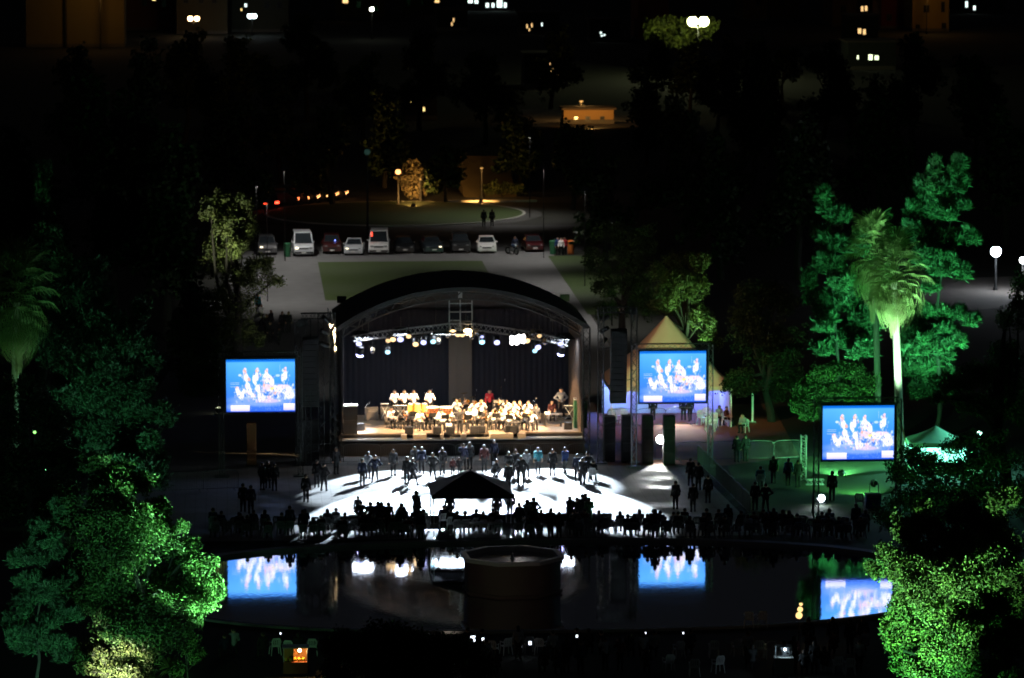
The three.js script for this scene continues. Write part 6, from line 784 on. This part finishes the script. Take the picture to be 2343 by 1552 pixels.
// rear work lights on the stage towers light the path and lawn behind
for (const [x, l] of [[-7.4, 'left work light on the stage rear, facing the lawn'], [7.4, 'right work light on the stage rear, facing the lawn']]) { const p = V3(x, 8.9, ZS - 10.6), g = thing('work_light', l, 'work light', p); part('housing', box(0.6, 0.45, 0.2), M.blackMetal, g); part('lamp_face', box(0.5, 0.36, 0.03, 0, 0, -0.12), glow([1, 0.96, 0.88], 4), g); part('bracket', [bar(V3(0, -0.2, 0), V3(0, -0.9, 0.5), 0.03)], M.steel, g); spot(g, p.clone().add(V3(0, 0, -0.2)), V3(x * 1.3, 0, ZS - 75), [1, 0.97, 0.9], 500, 24, 0.7, 6); }
{ const p = V3(10.6, 9.6, tr.z - 0.5), g = thing('work_light', 'warm work light on the right truss tower, facing the marquee', 'work light', p); part('housing', box(0.5, 0.4, 0.2), M.blackMetal, g); part('lamp_face', box(0.42, 0.32, 0.03, 0.1, 0, -0.12), glow(sodium, 3), g); part('bracket', bar(V3(0, -0.2, 0), V3(0, -0.8, 0.2), 0.03), M.steel, g); spot(g, p.clone().add(V3(0.2, -0.05, -0.3)), Vz(1535, 850, G(1524, 962).z), [1, 0.58, 0.32], 420, 34, 0.6, 6); }
// shaded park lamps along the rear path: light goes down only
[[588, 640, 'at the left edge of the rear path'], [1338, 655, 'at the right edge of the rear path'], [1244, 590, 'at the right corner of the rear path'], [652, 597, 'beside the green bin'], [612, 690, 'left behind the stage'], [1212, 498, 'at the right end of the roundabout'], [1400, 745, 'right behind the stage']].forEach(([px, py, where]) => {
  const b = G(px, py), g = thing('park_lamp', 'thin dark shaded park lamp ' + where, 'park lamp', b, 0, 'shaded park lamps'); part('post', cyl(0.03, 0.045, 8.5, 0, 4.25, 0, 8), M.black, g); part('lamp_shade', [cyl(0.1, 0.5, 0.4, 0, 8.57, 0, 16, true), cyl(0.1, 0.1, 0.05, 0, 8.78, 0, 12)], M.blackMetal, g); part('lamp_bulb', ball(0.1, 0, 8.62, 0, 10), glow([1, 0.95, 0.88], 4), g);
  spot(g, b.clone().add(V3(0, 8.63, 0)), b.clone().add(V3(px < 1000 ? 3 : -3, 0, 0)), [1, 0.96, 0.9], 200, 66, 0.5, 5);
});
// cars on the road behind, brake lights toward us
[[612, 468, [1, 0.05, 0.02]], [630, 449, [1, 0.06, 0.03]], [652, 446, [1, 0.1, 0.04]], [640, 461, [1, 0.2, 0.06]], [663, 459, [1, 0.35, 0.1]], [684, 457, [1, 0.42, 0.14]], [705, 454, [1, 0.45, 0.15]], [727, 451, [1, 0.4, 0.12]], [749, 448, [1, 0.4, 0.12]]].forEach(([px, py, c], i) => { const g = thing('moving_car', `${ORD[i]} car in the string of glowing ${i < 3 ? 'red' : 'orange'} lights on the rear road`, 'car', G(px, py + 8), R(i ? 80 : 10), 'cars on the rear road'); const s = new THREE.Shape([[-2, 0.3], [-2.1, 0.8], [-1.6, 0.9], [-0.9, 1.4], [0.3, 1.4], [0.9, 0.9], [1.9, 0.78], [2.1, 0.3]].map((q) => new THREE.Vector2(...q))); part('body', new THREE.ExtrudeGeometry(s, { depth: 1.6, bevelEnabled: true, bevelSize: 0.05, bevelThickness: 0.05, bevelSegments: 2 }).translate(0, 0, -0.8).rotateY(Math.PI / 2), mat(dark, 0.3, 0.2), g); for (const x of [-1, 1]) { part('tail_light', box(0.42, 0.22, 0.3, x * 0.62, 0.75, 2.0), glow(c, i > 2 ? 6 : 9), g); for (const z of [-1.25, 1.25]) part('wheel', cyl(0.3, 0.3, 0.2, 0, 0, 0, 16).rotateZ(1.57).translate(x * 0.8, 0.3, z), M.rubber, g); } part('light_bar', box(0.3, 0.18, 3.2, 0.86, 0.72, 0), glow(c, i ? 1.6 : 0.5), g); });
[[80, 992, 1080, [0.3, 1, 0.2], 'green'], [236, 990, 1085, [0.2, 0.3, 1], 'upper blue'], [243, 1017, 1090, [0.2, 0.3, 1], 'lower blue'], [228, 1022, 1092, [0.25, 0.3, 1], 'leftmost blue']].forEach(([px, py, by, c, n]) => { const b = G(px, by), h = Vz(px, py, b.z).y, g = thing('party_lamp', `small ${n} party lamp glimpsed through the left trees`, 'lamp', b, 0, 'small coloured party lamps'); part('post', cyl(0.03, 0.04, h, 0, h / 2, 0, 8), M.black, g); part('lamp_bulb', ball(0.1, 0, h + 0.08, 0, 10), glow(c, 2.5), g); part('lamp_cap', cyl(0.04, 0.09, 0.07, 0, h + 0.2, 0, 10), M.darkSteel, g); });
// ---------------------------------------------------------------- the town beyond the park
const paneM = { dark: mat([0.02, 0.02, 0.025], 0.15), warm: glow([1, 0.62, 0.25], 1.6), cool: glow([0.8, 1, 0.95], 2.2), limeW: glow([0.85, 1, 0.6], 2.5), amber: glow([1, 0.72, 0.25], 2.2) };
function building(label, xL, xR, baseY, h, wall, wins, o = {}) {
  const a = G(xL, baseY), b = G(xR, baseY), w = b.x - a.x, d = o.depth ?? 14, g = thing(o.name ?? 'town_building', label, 'building', V3((a.x + b.x) / 2, 0, Math.min(a.z, b.z) - d / 2), 0);
  part('wall', box(w, h, d, 0, h / 2, 0), mat(wall, 0.9, 0, { map: mottle3, bumpMap: tFine, bumpScale: 0.01 }), g); part('roof', [box(w + 0.6, 0.3, d + 0.6, 0, h + 0.15, 0)], mat([0.08, 0.06, 0.05], 0.9), g); part('plinth', box(w + 0.12, 0.6, d + 0.12, 0, 0.3, 0), mat([0.1, 0.09, 0.08], 0.9), g);
  const s = 9500 / Math.hypot(a.z, CAM_H);
  for (const [px, py, pw, ph, kind] of wins) { const p = Vz(px, py, g.position.z + d / 2), x = p.x - g.position.x, y = p.y, ww = pw / s, hh = ph / s; const f = part('window', [box(ww + 0.16, 0.09, 0.12, x, y + hh / 2 + 0.04, d / 2 + 0.04), box(ww + 0.24, 0.09, 0.2, x, y - hh / 2 - 0.04, d / 2 + 0.08), box(0.08, hh, 0.12, x - ww / 2 - 0.04, y, d / 2 + 0.04), box(0.08, hh, 0.12, x + ww / 2 + 0.04, y, d / 2 + 0.04), box(0.05, hh, 0.06, x, y, d / 2 + 0.04)], M.darkSteel, g); part('pane', box(ww, hh, 0.03, x, y, d / 2 + 0.02), paneM[kind], f); }
  if (o.pipe) { const p = Vz(o.pipe, 50, g.position.z + d / 2); part('drain_pipe', cyl(0.28, 0.28, h, p.x - g.position.x, h / 2, d / 2 + 0.3, 8), M.black, g); }
  return g;
}
building('big plain olive lit wall of a town building at upper left', 60, 284, 108, 15, [0.22, 0.17, 0.07], [], { pipe: 149 });
building('brown building with a dark lower half behind the orange lamp', 290, 400, 70, 12, [0.16, 0.07, 0.05], [[352, -2, 8, 6, 'amber'], [330, 6, 10, 14, 'dark'], [375, 8, 10, 14, 'dark']]);
building('olive house front between the two double lamps', 404, 520, 78, 12, [0.08, 0.065, 0.035], [[460, 2, 10, 10, 'dark'], [490, 2, 10, 10, 'dark'], [425, 2, 10, 10, 'dark']]);
building('dim house front behind the white double lamp', 530, 660, 74, 12, [0.06, 0.06, 0.04], [[562, 12, 5, 8, 'cool'], [552, 22, 3, 6, 'amber'], [610, 12, 10, 14, 'dark'], [640, 12, 10, 14, 'dark']]);
building('dim brown building at upper centre', 770, 880, 46, 12, [0.2, 0.16, 0.08], [[860, 20, 10, 14, 'dark'], [790, 2, 12, 10, 'warm'], [820, 10, 10, 14, 'dark']]);
building('dim building left of the white shop lights', 920, 1010, 34, 10, [0.14, 0.13, 0.1], [[935, 4, 10, 14, 'dark'], [968, 4, 10, 14, 'dark'], [1000, 3, 10, 6, 'warm']]);
building('low shop with a bright cold white front at the top centre', 1050, 1165, 24, 5, [0.2, 0.2, 0.2], [[1076, 3, 10, 8, 'cool'], [1090, 4, 8, 8, 'cool'], [1115, 12, 7, 10, 'cool'], [1128, 12, 6, 10, 'cool'], [1143, 8, 12, 18, 'cool'], [1156, 12, 6, 12, 'cool']], { depth: 8 });
building('red brown building left of the lime lamp', 1460, 1530, 96, 9, [0.25, 0.08, 0.04], [[1480, 50, 10, 14, 'dark'], [1508, 50, 10, 14, 'dark']]);
building('dim building behind the black tree at upper right', 1700, 1830, 48, 9, [0.16, 0.1, 0.05], [[1735, 6, 10, 14, 'dark'], [1790, 4, 10, 14, 'dark']]);
building('dim house with a warm lit double window at upper right', 1905, 2010, 60, 11, [0.16, 0.1, 0.05], [[1973, 20, 5, 12, 'warm'], [1982, 19, 5, 12, 'warm'], [1930, 20, 12, 16, 'dark']]);
building('dark red building between two olive houses', 2016, 2085, 66, 9, [0.16, 0.02, 0.02], [[2035, 40, 10, 14, 'dark'], [2062, 40, 10, 14, 'dark']]);
building('olive house with small dark windows at upper right', 2088, 2172, 72, 12, [0.3, 0.2, 0.06], [[2100, 64, 9, 14, 'dark'], [2160, 60, 9, 14, 'dark'], [2158, 16, 7, 22, 'dark'], [2120, 20, 12, 16, 'dark']]);
building('building with a cold white lit window at the upper right edge', 2190, 2300, 30, 10, [0.05, 0.05, 0.05], [[2212, 10, 5, 14, 'cool'], [2230, 18, 5, 10, 'cool'], [2260, 8, 10, 14, 'dark']]);
building('dark house with a warm window pair in the right trees', 1940, 2010, 100, 5, [0.05, 0.04, 0.04], [[1967, 71, 7, 12, 'warm'], [1978, 73, 6, 12, 'warm']], { depth: 8 });
building('dark house with lime lit windows in the right trees', 1940, 2050, 160, 4.5, [0.03, 0.035, 0.03], [[1963, 131, 4, 9, 'limeW'], [1992, 131, 9, 13, 'limeW'], [2006, 132, 9, 10, 'limeW']], { depth: 8 });
building('dark house with amber windows in the trees at upper centre', 920, 1000, 275, 4.5, [0.03, 0.03, 0.03], [[944, 217, 8, 12, 'amber'], [942, 232, 7, 10, 'amber'], [970, 250, 4, 10, 'amber'], [955, 262, 6, 8, 'dark']], { depth: 7 });
building('dark house with one dim pale window left of the amber ones', 800, 870, 262, 4, [0.03, 0.03, 0.03], [[834, 235, 6, 10, 'warm']], { depth: 7 });
building('dark house with faint orange windows at upper right centre', 1200, 1300, 200, 5, [0.03, 0.03, 0.03], [[1247, 168, 6, 12, 'warm'], [1262, 160, 8, 8, 'warm'], [1274, 168, 6, 10, 'warm'], [1260, 146, 5, 5, 'warm']], { depth: 7 });
building('dark house with three tiny lit windows under the shop', 1190, 1280, 78, 4, [0.03, 0.03, 0.03], [[1206, 60, 3, 9, 'warm'], [1217, 58, 3, 9, 'warm'], [1211, 68, 3, 6, 'warm'], [1240, 56, 3, 8, 'cool']], { depth: 7 });
building('dark house with two tiny lit windows at upper centre', 1000, 1070, 70, 4, [0.03, 0.03, 0.03], [[1038, 46, 3, 9, 'warm'], [1034, 55, 3, 8, 'warm']], { depth: 7 });
building('dark house with small white window cluster left of the lime lamp', 1350, 1420, 96, 4, [0.03, 0.03, 0.03], [[1375, 75, 4, 5, 'cool'], [1377, 82, 4, 4, 'cool'], [1383, 80, 4, 4, 'cool']], { depth: 7 });
building('low house front lit orange along the far road', 1290, 1405, 284, 1.9, [0.5, 0.3, 0.12], [[1318, 272, 8, 9, 'dark'], [1345, 272, 8, 9, 'dark'], [1378, 272, 8, 9, 'dark']], { depth: 4 });
floodlight('orange floodlight before the low house on the far road', 1348, 297, 0.4, Vz(1348, 274, G(1348, 284).z), sodium, 1, 260, 60, 0.2, 0.9);
floodlight('orange floodlight below the weeping tree', 946, 478, 0.4, Vz(942, 405, G(940, 456).z), sodium, 1, 800, 30, 0.2, 0.7);
floodlight('orange floodlight before the grass bank', 1100, 470, 0.4, Vz(1095, 425, G(1062, 452).z - 8), sodium, 1, 260, 34, 0.2, 0.8);
tree('broadleaf_tree', 'weeping tree lit orange by a street lamp beyond the roundabout', 'tree', [940, 456], [[940, 385, 18, 16], [932, 405, 24, 20], [950, 412, 22, 26], [958, 430, 20, 20], [925, 425, 16, 20], [948, 440, 24, 14]], { geo: broadBig, mat: LM.dry, density: 10, leafScale: 0.7 });
tree('shrub', 'olive bush lit orange beside the second orange lawn', 'shrub', [1150, 452], [[1140, 430, 30, 14], [1180, 434, 24, 12], [1110, 436, 16, 10]], { geo: broadBig, mat: LM.olive, density: 9, leafScale: 0.6 });
{ const a = G(1062, 452), b = G(1182, 452), h = 3.4, d = 14, w = b.x - a.x, s = new THREE.Shape([[0, 0], [d, h], [d + 6, 0]].map((q) => new THREE.Vector2(...q))); struct('grass_bank', new THREE.ExtrudeGeometry(s, { depth: w, bevelEnabled: false }).rotateY(Math.PI / 2).translate(a.x, 0, a.z), mat([0.16, 0.12, 0.05], 0.95, 0, { map: mottle3, bumpMap: tFine, bumpScale: 0.05 })); }
tree('broadleaf_tree', 'lime green lit tree around the dazzling double lamp', 'tree', [1560, 165], [[1500, 60, 26, 18], [1530, 55, 26, 20], [1560, 75, 26, 20], [1515, 80, 22, 14], [1610, 74, 24, 16], [1580, 90, 24, 14], [1545, 95, 22, 14], [1490, 80, 14, 14], [1580, 62, 30, 22], [1625, 60, 22, 20]], { geo: broadBig, mat: leaf([0.2, 0.25, 0.05], 0.8), density: 9, leafScale: 0.8 });
// ---------------------------------------------------------------- small things near the pool
{ const b = G(676, 1545), g = thing('vendor_cart', 'small glowing vendor cart with an orange lit case at lower left', 'cart', b), w = 1.15; part('cart_body', box(w, 0.55, 0.7, 0, 0.4, 0), mat([0.25, 0.08, 0.03], 0.6), g); for (const i of [-1, 1]) for (const j of [-1, 1]) part('post', bar(V3(i * w * 0.48, 0.67, j * 0.33), V3(i * w * 0.48, 1.35, j * 0.33), 0.02), M.alu, g); part('roof', box(w + 0.12, 0.05, 0.82, 0, 1.38, 0), mat([0.3, 0.28, 0.26], 0.5), g); part('back_panel', box(w, 0.66, 0.02, 0, 1.02, -0.33), mat([0.5, 0.22, 0.06], 0.6), g); part('divider', box(0.02, 0.66, 0.6, -0.1, 1.02, 0), mat([0.5, 0.3, 0.1], 0.4), g); part('goods', [0, 1, 2, 3, 4].map((i) => ball(0.1, -0.42 + i * 0.2, 0.76, 0.05 * (i % 2), 8)), mat([0.5, 0.4, 0.03], 0.6), g); for (const i of [-1, 1]) part('wheel', new THREE.TorusGeometry(0.2, 0.035, 8, 18).rotateY(Math.PI / 2).translate(i * (w / 2 + 0.05), 0.24, 0), M.rubber, g); part('lamp_bulb', ball(0.09, 0.2, 1.2, 0.1), glow([1, 0.75, 0.4], 12), g); point(g, b.clone().add(V3(0.2, 1.2, 0.24)), [1, 0.55, 0.2], 2.6, 3); }
{ const b = G(1793, 1545), g = thing('vendor_cart', 'small vendor cart with a cold white lit glass box at lower right', 'cart', b); part('cart_body', box(0.9, 0.75, 0.6, 0, 0.5, 0), mat([0.2, 0.2, 0.19], 0.6), g); part('glass_box', box(0.7, 0.5, 0.45, 0, 1.14, 0), new THREE.MeshPhysicalMaterial({ color: 0xffffff, transmission: 1, thickness: 0, roughness: 0.05 }), g); part('box_frame', [box(0.74, 0.04, 0.5, 0, 1.41, 0), ...[-1, 1].flatMap((i) => [-1, 1].map((j) => box(0.03, 0.5, 0.03, i * 0.36, 1.14, j * 0.23)))], M.alu, g); for (const i of [-1, 1]) part('wheel', new THREE.TorusGeometry(0.2, 0.03, 8, 18).rotateY(Math.PI / 2).translate(i * 0.5, 0.23, 0), M.rubber, g); part('lamp_bulb', ball(0.07, 0.05, 1.25, 0.1), glow([0.75, 0.9, 1], 9), g); point(g, b.clone().add(V3(0.05, 1.25, 0.16)), [0.6, 0.85, 1], 1.4, 3); }
[[1082, 1462, 0.16], [1105, 1463, 0.08], [1107, 1478, 0.1], [1185, 1461, 0.16], [1190, 1477, 0.11], [1213, 1472, 0.1], [1320, 1456, 0.07], [1477, 1449, 0.05], [532, 1455, 0.06], [1563, 1449, 0.05], [1803, 1543, 0.05], [642, 1450, 0.05]].forEach(([px, py, r], i) => { const g = thing('phone', `glowing white phone screen, ${ORD[i]} counted along the near crowd`, 'phone', G(px, 1500).setY(Vz(px, py, G(px, 1500).z).y), rr(-0.4, 0.4), 'glowing phones in the near crowd'); part('phone_case', box(r * 1.7, r * 2, 0.02), M.black, g); part('phone_screen', box(r * 1.5, r * 1.8, 0.01, 0, 0, 0.013), glow([0.8, 0.88, 1], 2.5), g); });
{ const b = G(1828, 1478), h = Vz(1828, 1418, b.z).y, g = thing('paper_lantern', 'tall narrow orange lantern glowing before the mirrored right screen', 'lantern', b); part('post', cyl(0.02, 0.025, h, 0, h / 2, 0, 8), M.black, g); part('lantern_shade', [ball(0.17, 0, h + 0.2, 0, 12).scale(1, 1, 1), ball(0.14, 0.05, h + 0.5, 0, 12), ball(0.09, 0.09, h + 0.76, 0, 10)], glow([1, 0.62, 0.24], 1.6), g); part('lantern_cap', cyl(0.03, 0.08, 0.06, 0.09, h + 0.87, 0, 10), M.darkSteel, g); point(g, b.clone().add(V3(0, h + 0.4, 0.3)), [1, 0.6, 0.25], 0.5, 5); }
{ const g = thing('tent_pole', 'white lit upright pole right of the marquee', 'pole', G(1722, 966)); part('pole', cyl(0.08, 0.08, heightAt(1722, 966, 900), 0, heightAt(1722, 966, 900) / 2, 0, 10), M.white, g); part('base_plate', box(0.4, 0.03, 0.4, 0, 0.03, 0), M.steel, g); }
{ const a = G(1838, 1100), top = heightAt(1838, 1100, 996), g = thing('leaning_truss', 'green lit truss section standing left of the right screen', 'truss', a); part('truss_section', trussGeo(V3(0, 0.03, 0), V3(0, top, 0), 0.32, 12, 0.03), M.alu, g); const h = thing('truss_piece', 'short truss piece lying on the lawn beside the standing one', 'truss', G(1863, 1110)); part('truss_section', trussGeo(V3(-0.5, 0.18, 0), V3(0.6, 0.18, 0), 0.32, 5, 0.03), M.alu, h); }
{ const a = G(2080, 1150), g = thing('guy_strap', 'orange lit slanting strap at the right side of the right screen', 'strap', a); const s = Vz(2058, 950, a.z).sub(a), e = Vz(2078, 1032, a.z + 0.4).sub(a); part('strap', bar(s, e, 0.05), mat([0.7, 0.42, 0.08], 0.6), g); part('buckle', box(0.16, 0.2, 0.1, s.x, s.y, s.z), M.steel, g); }
{ const g = thing('cool_box', 'blue cool box with a grid on the lawn at right', 'box', G(1997, 1163)); part('box_body', box(0.9, 0.75, 0.6, 0, 0.4, 0), mat([0.02, 0.1, 0.3], 0.5), g); part('box_lid', box(0.94, 0.1, 0.64, 0, 0.84, 0), mat([0.3, 0.4, 0.45], 0.5), g); part('handle', [bar(V3(-0.3, 0.7, 0.33), V3(0.3, 0.7, 0.33), 0.02)], M.alu, g); chair(G(1968, 1166), 160, 'pale chair left of the blue cool box on the lawn', null, 1.15); }
{ const b = G(576, 1072), g = thing('orange_cabinet', 'orange brown cabinet below the left video screen', 'cabinet', V3(b.x, 0, b.z - 1)); part('cabinet_body', box(0.62, 2.7, 0.5, 0, 1.4, 0), mat([0.3, 0.1, 0.03], 0.7), g); part('cabinet_door', box(0.54, 2.4, 0.03, 0, 1.4, 0.26), mat([0.34, 0.12, 0.04], 0.6), g); part('foot', box(0.7, 0.08, 0.56, 0, 0.04, 0), M.black, g); }

renderer.render(scene, camera);
